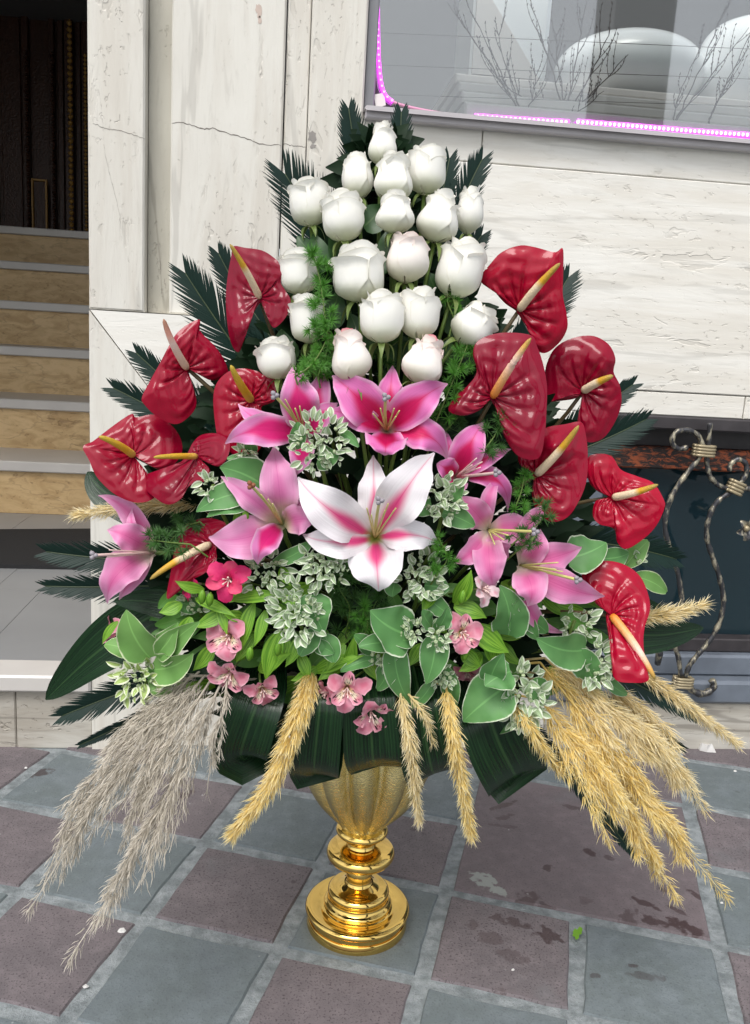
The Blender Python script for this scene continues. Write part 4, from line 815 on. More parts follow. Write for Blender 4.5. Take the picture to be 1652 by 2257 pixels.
# ------------------------------------------------------------------ lilies
LPQ = cat([(0, .16, 0), (.12, .40, 0), (.26, .76, 0), (.42, 1., 0), (.56, .95, 0), (.70, .74, 0), (.83, .43, 0), (.93, .17, 0), (1, .01, 0)], 60); LPX, LPY = LPQ[:, 0], LPQ[:, 1]
def lily(th, petals, mat, label, dq=0., pist=None, fil=(), deep=.05, stg='stigma', fmat='filament', axis=(0, -1)):
    x, y = th; q = bulge(x, y)+dq; T = pq(x, y, q-deep*.4); s = sc(T); t = thing('lily', label, 'lily', tuple(T), 'lilies')
    r = random.Random(int(x+y*3))
    for k, P in enumerate(petals):
        tx, ty, w = P[:3]; qt = P[3] if len(P) > 3 else .02; bd = P[4] if len(P) > 4 else 0.; lay = P[5] if len(P) > 5 else .30; m_ = P[6] if len(P) > 6 else mat; tw = P[7] if len(P) > 7 else 0.
        L = math.hypot(tx-x, ty-y); nx, ny = -(ty-y)/L, (tx-x)/L; Ls = L*s
        c1 = pq(x+(tx-x)*.30+nx*bd*L*.55, y+(ty-y)*.30+ny*bd*L*.55, q+lay*Ls+.006*k*.3)
        c2 = pq(x+(tx-x)*.72+nx*bd*L, y+(ty-y)*.72+ny*bd*L, q+lay*Ls*1.0+qt*.8)
        e = pq(tx, ty, q+qt-.30*Ls)
        n = 20; S = bez(T, c1, c2, e, n=n); tt = np.linspace(0, 1, n); wd = w*s/2*.90*np.interp(tt, LPX, LPY)
        wd[0] = w*s*.10; wd[-1] = w*s*.015
        rad = nz((tx-x)/L*RT-(ty-y)/L*UP); hint = NR-.15*rad
        vv, ff, uu = ribbon(S, hint, wd*(1+.05*np.sin(tt*23+k)*tt), 13, .10, .10, .20, r.uniform(2.2, 3.6), r.uniform(0, 6), tw+r.uniform(-.32, .32)); Geo().add(vv, ff, uu).obj('petal', MT[m_], t)
    if pist:
        px, py, bx_ = pist; P = bez(T, pq((x+px)/2+bx_, (y+py)/2, q+.05), pq(px, py, q+.085), n=12)
        pi_ = Geo().add(*tube(P, np.linspace(3.6*s, 3.0*s, 12), 7)).obj('pistil', MT[fmat], t); e = P[-1]; d = nz(P[-1]-P[-3]); g = Geo()
        for k in range(3):
            a = k*2.1; o = nz(math.cos(a)*RT+math.sin(a)*UP); g.add(*tube([e-d*.001+o*s*1, e+d*.0012+o*s*6, e+d*.0008+o*s*9.5], [s*4.2, s*5.2, s*2.], 7))
        g.obj('stigma', MT[stg], pi_)
    for fx, fy in fil:
        P = bez(T, pq((x*.6+fx*.4), (y*.6+fy*.4), q+.035), pq(fx, fy, q+.07), n=9); Geo().add(*tube(P, np.linspace(2.5*s, 1.4*s, 9), 5)).obj('stamen', MT[fmat], t)
    stem(t, T, axis[0]*RT+axis[1]*UP-1.2*NR, x, y+60, .003)
    return t
lily((852, 950), [(865, 806, 66, .0, 0), (732, 828, 104, .03, .06), (986, 846, 92, .03, -.10), (722, 906, 60, .02, .10), (984, 1012, 80, .03, -.34, .3), (848, 1004, 100, .05, .0, .62)], 'lily_hot',
    'hot pink lily at the centre top, directly under the blushing rose buds', .02, (850, 876, -6), ((822, 912), (868, 900), (880, 905), (838, 900), (872, 918)))
lily((672, 962), [(718, 813, 66, .0, 0), (646, 806, 92, .02, 0), (524, 890, 58, .02, -.14), (496, 978, 78, .04, .22), (654, 1046, 58, .05, .0, .25), (744, 888, 58, .02, -.1)], 'lily_pink',
    'pink lily at upper left with petals spread toward the red anthuriums', .01, (605, 872, 10), ((660, 895), (628, 880), (650, 900)))
lily((826, 1186), [(822, 1003, 78, -.01, .0, .2), (656, 1052, 108, .03, -.10), (957, 998, 112, .03, -.04), (667, 1178, 80, .02, -.14), (968, 1200, 78, .02, -.18), (834, 1303, 132, .05, .0, .22)], 'lily_white',
    'large white lily with pink stripes on its petals, front centre', .045, (836, 1104, -4), ((808, 1120), (855, 1110), (872, 1120), (848, 1125), (818, 1135)), .05)
lily((622, 1156), [(602, 984, 92, .0, .02), (674, 1092, 46, .0, .0), (486, 1050, 60, .02, .04), (460, 1184, 104, .02, -.16), (568, 1244, 64, .05, .22, .4, 'lily_pink'), (697, 1152, 74, .04, -.22)], 'lily_pale',
    'pale pink lily on the left, below the spread upper left one', .03, (553, 1070, 6), ((590, 1100), (600, 1110), (575, 1090)), .05, 'stigma_red')
lily((1004, 1052), [(982, 948, 30, .0, .0), (1065, 930, 82, .02, -.05), (1126, 990, 46, .02, -.08), (1118, 1128, 50, .01, -.55, .25), (1012, 1094, 52, .03, .1), (962, 1022, 62, .03, .1)], 'lily_hot',
    'magenta lily right of centre, seen half from the side, beside the large white one', .0, (1094, 1042, 4), ((1050, 1010), (1062, 1018), (1058, 1030), (1040, 1025)), .04, 'stigma', 'pale_fil')
lily((1076, 1168), [(1010, 1098, 70, .02, .1), (1108, 1050, 38, .0, -.25), (1178, 1172, 74, .0, -.1), (996, 1240, 58, .04, -.18), (1088, 1298, 80, .05, .06, .3), (1120, 1230, 52, .01, 0)], 'lily_mauve',
    'mauve pink drooping lily below the magenta one, twisted petals', .02, (1178, 1172, 8), ((1090, 1200), (1120, 1180), (1110, 1190)), .04)
lily((1146, 1246), [(1242, 1116, 42, .0, -.42, .2), (1190, 1166, 56, .02, .28), (1282, 1206, 76, .0, .05), (1332, 1314, 80, .02, .10), (1162, 1336, 84, .05, -.30, .5), (1248, 1394, 44, .0, .38)], 'lily_mauve',
    'mauve pink lily facing right at lower right, next to the hanging anthurium', .03, (1272, 1278, 0), ((1230, 1240), (1240, 1260), (1225, 1255)), .03)
lily((338, 1218), [(216, 1092, 54, .0, .22, .1), (292, 1118, 34, .02, -.28), (236, 1168, 74, .04, .10), (236, 1330, 86, .05, .30, .3), (262, 1322, 46, .0, .05)], 'lily_mauve',
    'mauve lily in profile at the far left, its mouth facing the stairs', .0, (206, 1224, 4), ((240, 1212), (235, 1228), (250, 1222)), .03, 'stigma', 'pale_fil', (1, 0))

# ------------------------------------------------------------------ alstroemeria
def flower6(t, x, y, size, face, rot, q, cols, seed):
    r = random.Random(seed); c = pq(x, y, q); s = sc(c); F = nz(face[0]*RT+face[1]*UP+face[2]*NR); E1 = nz(np.cross(UP, F)); E2 = np.cross(F, E1); R = size*s/2
    B = c-F*R*.9
    for k in range(6):
        a = math.radians(rot)+k*math.pi/3; inner = k % 2 == 1; d = math.cos(a)*E1+math.sin(a)*E2
        low = inner and k == 5
        L = R*(1.05 if not inner else 1.0)*r.uniform(.86, 1.12); d = nz(d+F*r.uniform(-.25, .2)+np.cross(F, d)*r.uniform(-.14, .14)); P = bez(B, B+F*R*.75+d*R*.10, B+F*R*1.0+d*R*.5, B+F*R*(.66 if not inner else .98)+d*L*(1.08 if not inner else .98), n=12)
        t_ = np.linspace(0, 1, 12); w = (R*.46 if not inner else R*.36)*np.interp(t_, [0, .25, .5, .75, .9, 1], [.12, .30, .78, 1, .72, .12])
        w = w*(1+.10*np.array([r.uniform(-1, 1) for _ in range(12)])); mt = cols[1] if inner else cols[0]
        Geo().add(*ribbon(P, F, w, 7, .28 if inner else .14, .10, .18, r.uniform(2, 4), r.uniform(0, 6))).obj('petal', MT[mt], t)
    g = Geo()
    for k in range(5):
        a = k*1.25; d = math.cos(a)*E1+math.sin(a)*E2; g.add(*tube(bez(B+F*R*.3, B+F*R*.8+d*R*.05, B+F*R*1.0+d*R*.22-E2*R*.1, n=6), [s*1.5]*5+[s*2.4], 5))
    g.obj('stamens', MT['pale_fil'], t); return B, F
ALS = [((500, 1278), 96, (-.1, .1, 1), 20, ('al_hot', 'al_hot_in'), 'hot pink alstroemeria with yellow throat, in front of the low left anthurium', .06),
 ((412, 1285), 80, (-.7, .1, .6), 0, ('al_hot', 'al_hot'), 'hot pink alstroemeria half hidden left of the yellow-throated one', .02),
 ((497, 1405), 104, (-.2, .0, 1), 35, ('al_pink', 'al_stripe'), 'pale pink striped alstroemeria on the left, below the hot pink pair', .05),
 ((500, 1494), 96, (-.3, -.5, .9), 10, ('al_pink', 'al_stripe'), 'pink striped alstroemeria at left above the grey reed plumes', .06),
 ((580, 1526), 74, (.3, -.4, .8), 50, ('al_pink', 'al_stripe'), 'small pink alstroemeria with amber streaks, left of the golden plume', .06),
 ((764, 1524), 94, (0, -.2, 1), 28, ('al_pink', 'al_stripe'), 'pink striped alstroemeria lowest in the centre, over the vase rim', .08),
 ((822, 1580), 96, (.35, -.5, .8), 5, ('al_pink', 'al_stripe'), 'pink alstroemeria hanging lowest of all, over the golden bowl', .09),
 ((713, 1528), 66, (-.8, -.3, .5), 15, ('al_pink', 'al_pink'), 'partly closed pink alstroemeria at left of the lowest centre bloom', .06),
 ((1022, 1396), 92, (.15, 0, 1), 15, ('al_pink', 'al_stripe'), 'pink striped alstroemeria right of centre amid white-edged leaves', .06),
 ((1072, 1296), 72, (.4, .1, .5), 30, ('al_blush', 'al_blush'), 'blush white alstroemeria in profile under the drooping mauve lily', .06),
 ((240, 1392), 80, (-.9, .1, .4), 25, ('al_pink', 'al_pink'), 'coral pink alstroemeria peeking out behind the far left pale green leaves', -.01),
 ((1030, 1487), 56, (0, -.5, .7), 40, ('al_pink', 'al_pink'), 'small shaded pink bloom under the white-edged leaves, right of centre', .0)]
AT = {}
for (x, y), size, face, rot, cols, label, dq in ALS:
    q = bulge(x, y)+dq; t = thing('alstroemeria', label, 'alstroemeria', tuple(pq(x, y, q)), 'alstroemeria blooms'); AT[x] = t
    B, F = flower6(t, x, y, size, face, rot, q, cols, x); stem(t, B, -F, x, y, .0016)
AL_LEAVES = [(500, (510, 1322), (645, 1316), 30), (500, (530, 1215), (532, 1092), 24), (500, (520, 1170), (515, 1225), 30), (412, (500, 1345), (424, 1382), 34), (412, (450, 1300), (385, 1280), 26), (497, (560, 1330), (530, 1440), 34), (497, (585, 1345), (560, 1425), 28), (497, (470, 1420), (425, 1478), 34),
  (580, (620, 1390), (585, 1500), 46), (580, (632, 1400), (605, 1470), 34), (500, (540, 1450), (470, 1420), 26), (764, (690, 1480), (802, 1445), 36), (764, (770, 1490), (785, 1395), 32), (713, (700, 1470), (640, 1500), 28), (1072, (1000, 1330), (1038, 1256), 40), (1072, (1000, 1336), (1072, 1362), 42),
  (1022, (1045, 1375), (1122, 1438), 52), (1022, (1020, 1430), (1060, 1470), 36), (822, (800, 1545), (775, 1590), 26), (240, (260, 1370), (225, 1420), 20), (497, (600, 1300), (690, 1335), 30), (412, (430, 1320), (520, 1360), 26), (580, (570, 1480), (640, 1440), 36)]
AL_LEAVES += [(497, (610, 1330), (640, 1400), 34), (497, (660, 1400), (628, 1470), 30), (764, (760, 1420), (720, 1480), 34), (764, (800, 1450), (830, 1500), 30), (500, (480, 1330), (500, 1400), 26), (1022, (980, 1350), (1010, 1420), 30), (1022, (1080, 1400), (1090, 1470), 34), (1072, (960, 1300), (930, 1350), 30),
  (580, (560, 1400), (520, 1460), 32), (822, (850, 1480), (880, 1540), 32), (822, (760, 1460), (700, 1500), 30), (1030, (1060, 1440), (1010, 1480), 34), (240, (300, 1400), (270, 1440), 26), (713, (660, 1440), (680, 1500), 30), (412, (400, 1330), (350, 1350), 34), (412, (420, 1360), (390, 1420), 36), (1072, (1100, 1330), (1130, 1290), 30), (1022, (930, 1420), (900, 1470), 32), (497, (540, 1360), (490, 1350), 28), (500, (620, 1250), (640, 1290), 26)]
for k, (ax, b, tp, w) in enumerate(AL_LEAVES): leaf(AT[ax], b, tp, w, 'al_leaf', .03, .05, .12, .2, .07, prof='lance', n=12, m=7)
r = random.Random(77)
for k in range(90):
    x, y = r.uniform(360, 1290), r.uniform(1275, 1520); ax = min(ALS, key=lambda A: abs(A[0][0]-x)+abs(A[0][1]-y))[0][0]
    a = math.atan2(y-1250, (x-820)*1.2)+r.uniform(-.7, .7); L = r.uniform(55, 95)
    leaf(AT[ax], (x, y), (x+math.cos(a)*L, y+abs(math.sin(a))*L*.8), r.uniform(26, 44), r.choice(('mid_leaf', 'mid_leaf', 'al_leaf')), -.03+r.uniform(-.015, .015), -.005+r.uniform(-.015, .02), .2, .2, .08, prof=r.choice(('lance', 'oval')), n=10, m=5, twist=r.uniform(-.6, .6))
for ax, x, y in ((500, 522, 1160), (500, 540, 1140), (412, 462, 1320), (412, 445, 1315), (1072, 1018, 1316), (1022, 1025, 1440), (497, 550, 1440), (580, 612, 1430)):
    c = pq(x, y, bulge(x, y)+.06); s = sc(c); d = nz(np.array([.1, -.2, 1])); Geo().add(*tube([c-d*s*18, c-d*s*10, c, c+d*s*10, c+d*s*17], [s*3, s*8, s*9, s*7, s*1], 8)).obj('bud', MT['al_leaf'], AT[ax])

# ------------------------------------------------------------------ snow-on-the-mountain (white-edged euphorbia)
def bract_mesh(mat, L, w, cup, nm):
    P = bez((0, 0, 0), (0, L*.5, L*.22), (0, L, L*.02), n=6); t = np.linspace(0, 1, 6); wd = w*np.array([.25, .75, 1, .95, .65, .08]); return Geo().add(*ribbon(P, (0, 0, 1), wd, 5, cup, .1, .05)).mesh(nm, MT[mat])
BM = {m: [bract_mesh(m, 1., .20+.055*k, .5-.15*k, 'bract') for k in range(3)] for m in ('eu_bract', 'eu_bract_y')}
budm = Geo().add(*lathe([(.02, 0), (.8, .3), (1, .9), (.7, 1.4), (.3, 1.2), (.05, 1.1)], (0, 0, 0), 7)).mesh('bud', MT['eu_bud'])
def euph(x, y, w, h, n, label, dq=.03, mat='eu_bract', bl=24, leaves=(), lm='eu_leaf', stemd=(0, -1)):
    q = bulge(x, y)+dq; c = pq(x, y, q); s = sc(c); t = thing('snow_on_the_mountain', label, 'euphorbia sprig', tuple(c), 'white-edged euphorbia sprigs'); r = random.Random(int(x*5+y))
    for k in range(int(n*1.6)):
        u = r.uniform(0, 1)**.6; a = k*2.39996; px, py = u*math.cos(a)*w/2, u*math.sin(a)*h/2; dep = math.sqrt(max(0, 1-u*u))
        p = (px*RT-py*UP+NR*(dep*min(w, h)*.30+r.uniform(-5, 5)))*s
        out = nz(math.cos(a)*RT*u-math.sin(a)*UP*u+NR*(.25+.8*dep)+np.array([r.uniform(-.75, .75) for _ in range(3)]))
        Y_ = out; Z_0 = nz(NR+.3*np.array([r.uniform(-1, 1) for _ in range(3)])); X_0 = nz(np.cross(Y_, Z_0)); Z_0 = np.cross(X_0, Y_); S = bl*s*r.uniform(.5, 1.2)
        o = bpy.data.objects.new('bract', BM[mat][k % 3]); C.objects.link(o); o.parent = t
        o.matrix_local = Matrix.Translation(p) @ Matrix(((X_0[0]*S, Y_[0]*S, Z_0[0]*S, 0), (X_0[1]*S, Y_[1]*S, Z_0[1]*S, 0), (X_0[2]*S, Y_[2]*S, Z_0[2]*S, 0), (0, 0, 0, 1)))
        if k % 3 == 0:
            o = bpy.data.objects.new('bud', budm); C.objects.link(o); o.parent = t; o.matrix_local = Matrix.Translation(p*.9+NR*s*8) @ Matrix(((X_0[0]*s*5, Z_0[0]*s*5, Y_[0]*s*5, 0), (X_0[1]*s*5, Z_0[1]*s*5, Y_[1]*s*5, 0), (X_0[2]*s*5, Z_0[2]*s*5, Y_[2]*s*5, 0), (0, 0, 0, 1)))
    stem(t, c-NR*.01, stemd[0]*RT+stemd[1]*UP-.6*NR, x, y+40, .0026)
    for L in leaves:
        b, tp, wd = L[:3]; leaf(t, b, tp, wd, L[3] if len(L) > 3 else lm, dq+.0, dq+.015, .16, .20, .13, twist=[-.5, .35, .1, -.2, .55][int(tp[0]) % 5], prof='ovate' if wd > 50 else 'oval', n=13, m=13)
    return t
euph(705, 978, 112, 130, 62, 'dense pale green euphorbia head between the two upper pink lilies', .055, 'eu_bract', 25, [((700, 1010), (748, 1000), 60), ((650, 990), (655, 930), 40), ((745, 950), (790, 985), 24)])
euph(978, 1100, 90, 100, 34, 'pale euphorbia head right of the large white lily', .04, 'eu_bract', 30, [((975, 1130), (1045, 1160), 48), ((950, 1110), (890, 1140), 52), ((990, 1100), (1022, 1068), 46)])
euph(588, 1262, 90, 96, 34, 'white-edged euphorbia under the pale pink lily on the left', .03, 'eu_bract', 27, [((600, 1240), (690, 1190), 34), ((560, 1250), (540, 1180), 44)])
euph(716, 1240, 116, 96, 48, 'bright white-edged euphorbia left of the lowest white lily petal', .045, 'eu_bract', 29, [((720, 1230), (770, 1215), 30)])
euph(655, 1345, 110, 130, 60, 'largest white-flecked euphorbia head, below centre to the left', .055, 'eu_bract', 30, [((690, 1310), (715, 1395), 84), ((700, 1390), (660, 1445), 50), ((715, 1400), (735, 1460), 50), ((690, 1420), (735, 1440), 36)])
euph(925, 1270, 92, 104, 36, 'euphorbia with curled bracts right of the lowest white lily petal', .035, 'eu_bract', 28, [((935, 1290), (990, 1300), 70), ((940, 1310), (995, 1355), 44), ((870, 1285), (865, 1315), 40)])
euph(905, 1388, 52, 50, 22, 'small euphorbia cluster on the big round green leaf, below centre', .055, 'eu_bract', 18, [((905, 1400), (815, 1345), 118, 'eu_leaf'), ((880, 1420), (790, 1425), 46), ((915, 1410), (855, 1400), 42), ((870, 1420), (905, 1552), 60)])
euph(850, 1450, 76, 32, 24, 'flat little euphorbia cluster left of the hanging leaf, below centre', .045, 'eu_bract', 18, [((860, 1450), (830, 1520), 50), ((830, 1450), (750, 1480), 34), ((820, 1440), (780, 1400), 40)])
euph(962, 1398, 56, 60, 24, 'little euphorbia cluster touching the right-of-centre pink alstroemeria', .06, 'eu_bract', 18, [((960, 1400), (938, 1508), 66), ((960, 1390), (985, 1340), 40), ((950, 1380), (930, 1345), 44)])
euph(976, 1490, 62, 50, 24, 'small hanging euphorbia cluster over a golden plume, right of centre', .05, 'eu_bract', 19, [((980, 1470), (995, 1565), 44), ((955, 1500), (905, 1560), 34)])
euph(1148, 1535, 100, 140, 58, 'large snowy euphorbia head at lower right above the golden plumes', .075, 'eu_bract', 30, [((1125, 1480), (1068, 1512), 82), ((1120, 1510), (1020, 1590), 112), ((1140, 1560), (1090, 1618), 62), ((1165, 1510), (1208, 1540), 60), ((1175, 1560), (1150, 1610), 40), ((1080, 1500), (1110, 1440), 60)])
euph(1312, 1462, 60, 100, 34, 'euphorbia sprig left of the hanging dark anthurium at lower right', .07, 'eu_bract', 27, [((1290, 1432), (1182, 1406), 88), ((1265, 1440), (1310, 1520), 64), ((1330, 1430), (1392, 1448), 40), ((1330, 1490), (1382, 1530), 30)])
euph(1130, 1330, 40, 40, 10, 'leafy euphorbia shoot with upright leaves below the drooping mauve lily', .04, 'eu_bract', 24, [((1120, 1400), (1100, 1290), 88), ((1140, 1390), (1155, 1295), 52), ((1150, 1360), (1205, 1395), 46), ((1160, 1350), (1185, 1410), 34)])
euph(1270, 1370, 80, 70, 18, 'loose pale euphorbia between the right mauve lily and the hanging anthurium', .03, 'eu_bract', 25)
euph(308, 1490, 90, 110, 30, 'yellowish fresh euphorbia with big pale green leaves at far left', .05, 'eu_bract_y', 30, [((330, 1450), (278, 1344), 90), ((345, 1440), (392, 1372), 62), ((350, 1455), (440, 1370), 62), ((340, 1475), (425, 1440), 78), ((335, 1490), (368, 1540), 50), ((300, 1440), (230, 1420), 46)], 'eu_leaf_y')
euph(466, 1068, 44, 60, 14, 'euphorbia bud sprig with grey-green leaves right of the straight yellow spadix', .04, 'eu_bract', 24, [((580, 1070), (484, 1030), 92), ((555, 1085), (432, 1128), 66), ((560, 1100), (455, 1140), 60)])
euph(540, 1000, 40, 44, 12, 'small white-edged tips under the upper left pink lily', .02, 'eu_bract', 26, [((560, 1010), (500, 1010), 30), ((560, 1000), (550, 965), 30)])
euph(1400, 1230, 30, 30, 6, 'broad green euphorbia leaves between the two right-hand anthuriums', .0, 'eu_bract', 22, [((1250, 1230), (1336, 1196), 92, 'eu_leaf'), ((1375, 1250), (1428, 1192), 46, 'eu_leaf_y'), ((1395, 1270), (1468, 1306), 42, 'eu_leaf_y'), ((1320, 1230), (1385, 1220), 50, 'eu_leaf')])
euph(430, 1330, 50, 44, 14, 'tiny euphorbia cluster in shade beneath the hot pink alstroemerias', .0, 'eu_bract', 20, [((440, 1340), (380, 1330), 50)])

# ------------------------------------------------------------------ sago palm fronds
def frond(b, tp, bend, ll, label, qb=-.03, qt=-.03, nl=60, ang=36, t0=.15, wpx=4.6, droop=0.):
    P0, P2 = pq(*b, qb), pq(*tp, qt); L = np.linalg.norm(P2-P0); d = nz(P2-P0); sd = np.cross(NR, d)
    P = bez(P0, (P0+P2)/2+sd*bend*L+NR*.03, P2, n=40); T, N, S = frames(P, NR); s = sc((P0+P2)/2); t = thing('sago_frond', label, 'palm frond', tuple(P0), 'dark sago palm fronds')
    Geo().add(*tube(P, np.linspace(.0028, .0008, 40), 6)).obj('rachis', MT['rachis'], t); g = Geo(); r = random.Random(int(b[0]+tp[1]*3))
    for k in range(nl):
        f = t0+(1-t0)*k/(nl-1)*.99; i = min(int(f*39), 38); u = f*39-i; p = P[i]*(1-u)+P[i+1]*u
        ln = .86*ll*s*np.interp(f, [0, .25, .6, .85, 1], [.5, .9, 1, .75, .38])*r.uniform(.92, 1.06)
        for sg in (-1, 1):
            a = math.radians(ang*(1.15-.45*f)+r.uniform(-3, 3)); dr = nz(T[i]*math.cos(a)+S[i]*sg*math.sin(a)+N[i]*.22); e = p+dr*ln+np.array([0, 0, -droop*ln])+T[i]*ln*.06
            Q = bez(p, p+dr*ln*.55+N[i]*ln*.03, e, n=5); w = wpx*s/2*np.array([.8, 1, 1, .75, .08]); g.add(*ribbon(Q, N[i]-S[i]*sg*.3, w, 3, -.35))
    tag(g.obj('leaflets', MT['frond'], t), kind='stuff'); return t
FR = [((842, 660), (768, 240), .02, 84, 'sago frond rising highest, its tips left of the topmost rose', -.06, -.05), ((862, 640), (884, 248), -.01, 76, 'sago frond rising behind the topmost rose, tips on its right', -.06, -.06),
 ((800, 830), (628, 384), -.10, 150, 'broad sago frond fanning out left of the shoulder rose', -.06, -.06), ((900, 700), (990, 350), -.03, 80, 'sago frond tips standing right of the top roses by the wall joint', -.07, -.07),
 ((940, 760), (1062, 352), .10, 90, 'sago frond curving up behind the right shoulder rose', -.07, -.07), ((690, 980), (408, 602), .04, 120, 'wide sago frond angled up left behind the highest left anthurium', -.07, -.08),
 ((670, 880), (482, 560), .03, 88, 'sago frond tip standing just left of the highest left anthurium', -.09, -.09), ((640, 1040), (300, 778), .05, 84, 'narrow sago frond pointing up left over the pillar frame corner', -.06, -.06),
 ((620, 1080), (250, 856), -.05, 84, 'sago frond pointing left above the farthest left red bloom', -.06, -.05), ((620, 1235), (102, 1216), .05, 92, 'upper of two long sago fronds reaching left over the doormat', -.04, .0),
 ((620, 1265), (100, 1292), .04, 78, 'lower of two long sago fronds reaching left across the landing', -.03, .02), ((600, 1420), (136, 1578), -.04, 84, 'black-green sago frond drooping left below the big broad leaf', -.03, .02),
 ((600, 1440), (176, 1642), .0, 40, 'slim sago frond end behind the grey plumes, pointing at the pavement', -.03, .0), ((1060, 850), (1252, 612), -.08, 92, 'sago frond fringe showing right of the highest right anthurium', -.08, -.08),
 ((1100, 1080), (1394, 848), .03, 74, 'small sago tip sticking out right of the curled-lobe anthurium', -.08, -.08), ((1080, 1060), (1424, 924), -.05, 88, 'sago frond end over the rusty top rail', -.06, -.06),
 ((1150, 1190), (1488, 1232), .08, 90, 'sago frond fringe crossing the iron scroll at right', -.05, -.05), ((1150, 1400), (1534, 1580), .05, 66, 'black sago frond at lower right above the base stone', .0, .03),
 ((1120, 1420), (1506, 1650), .0, 44, 'straight dark sago frond among the golden plumes', .02, .06), ((1060, 1480), (1402, 1890), .02, 48, 'long sago frond drooping under the golden plumes to the paving', .02, .12),
 ((900, 830), (1060, 520), .06, 84, 'shaded sago frond behind the right-hand roses', -.08, -.08), ((720, 900), (560, 690), .04, 130, 'shaded sago frond between the left roses and the highest left anthurium', -.07, -.07)]
for f in FR: frond(*f)

# ------------------------------------------------------------------ broad dark leaves
def broadleaf(pts, w, label, wp=None, hint=None, cup=.12, twist=0., ruf=.02):
    P = cat([pq(a, b, c) for a, b, c in pts], 22); s = sc(P[10]); t = np.linspace(0, 1, 22)
    wd = w*s/2*(np.interp(t, wp[0], wp[1]) if wp is not None else np.maximum(np.sin(math.pi*np.clip(.06+t*.94, 0, 1)**.9)**.8, .02))
    th = thing('broad_leaf', label, 'leaf', tuple(P[0]), 'broad dark leaves'); Geo().add(*ribbon(P, NR if hint is None else hint, wd, 11, cup, .04, ruf, 2, 1, twist)).obj('blade', MT['broad'], th)
    Geo().add(*tube(bez(P[0], (P[0]+ROOT)/2, ROOT, n=8), .0022, 6)).obj('stalk', MT['stem'], th); return th
FW = ([0, .15, .5, .7, .85, 1], [.5, .9, 1, 1, .95, .6])
broadleaf([(600, 1450, .16), (570, 1540, .24), (545, 1610, .25), (530, 1662, .235), (545, 1668, .20), (590, 1600, .14)], 122, 'folded dark broad leaf left of the golden plume, over the paving', FW, twist=.15)
broadleaf([(712, 1440, .17), (706, 1540, .27), (697, 1630, .27), (692, 1690, .25), (698, 1700, .20), (730, 1600, .12)], 112, 'folded glossy dark leaf hanging on the left of the golden bowl', FW)
broadleaf([(800, 1440, .17), (812, 1540, .27), (818, 1620, .27), (822, 1674, .25), (830, 1684, .20), (820, 1600, .12)], 126, 'folded dark leaf with cut lower edge at the centre of the golden bowl', FW, twist=-.2)
broadleaf([(905, 1440, .16), (925, 1540, .26), (938, 1630, .265), (950, 1692, .24), (955, 1698, .19), (920, 1600, .12)], 128, 'folded dark leaf behind the two hanging plumes right of the bowl', FW)
broadleaf([(1030, 1470, .15), (1070, 1560, .24), (1100, 1640, .25), (1132, 1704, .22), (1130, 1706, .18), (1080, 1620, .12)], 150, 'widest folded green leaf right of the bowl, its end cut straight', FW, twist=.1)
broadleaf([(470, 1300, .1), (330, 1360, .13), (210, 1440, .13), (100, 1542, .10)], 122, 'long pointed green leaf sweeping down left past the landing edge')
broadleaf([(430, 1140, .06), (330, 1130, .08), (230, 1085, .06), (192, 1040, .04)], 84, 'dark green leaf tucked under the farthest left anthurium', cup=.2)
broadleaf([(1200, 1350, .08), (1330, 1390, .11), (1450, 1400, .10), (1550, 1384, .07)], 92, 'green pointed leaf reaching right in front of the iron scrolls')
broadleaf([(1230, 1290, .06), (1330, 1320, .09), (1410, 1345, .07), (1470, 1350, .05)], 80, 'dark leaf behind the hanging anthurium, above the pale plume')
broadleaf([(480, 1360, .13), (400, 1340, .17), (320, 1325, .17), (250, 1325, .15)], 66, 'mid green leaf beneath the mauve profile lily at far left')
broadleaf([(560, 1390, .13), (500, 1440, .18), (440, 1470, .19), (395, 1500, .18)], 70, 'dark leaf behind the left striped alstroemerias')

# ------------------------------------------------------------------ dark inner greenery (uncountable)
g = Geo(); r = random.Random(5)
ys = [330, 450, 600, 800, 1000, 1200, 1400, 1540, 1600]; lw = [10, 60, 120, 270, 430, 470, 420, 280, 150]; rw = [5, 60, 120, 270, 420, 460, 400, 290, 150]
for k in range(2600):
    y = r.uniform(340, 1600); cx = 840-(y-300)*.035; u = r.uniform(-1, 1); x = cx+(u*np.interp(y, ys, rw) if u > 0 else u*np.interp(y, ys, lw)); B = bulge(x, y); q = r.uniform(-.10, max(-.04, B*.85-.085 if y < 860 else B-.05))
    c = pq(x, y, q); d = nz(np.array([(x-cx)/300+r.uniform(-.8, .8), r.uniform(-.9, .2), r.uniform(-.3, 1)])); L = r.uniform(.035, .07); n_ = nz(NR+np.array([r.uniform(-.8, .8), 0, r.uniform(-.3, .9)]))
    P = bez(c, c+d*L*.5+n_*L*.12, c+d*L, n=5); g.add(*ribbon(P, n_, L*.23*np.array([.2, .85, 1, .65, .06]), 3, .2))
tag(g.obj('dark_greenery', MT['filler'], None), 'dense dark green leaves filling the inside of the arrangement', 'greenery', None, 'stuff')

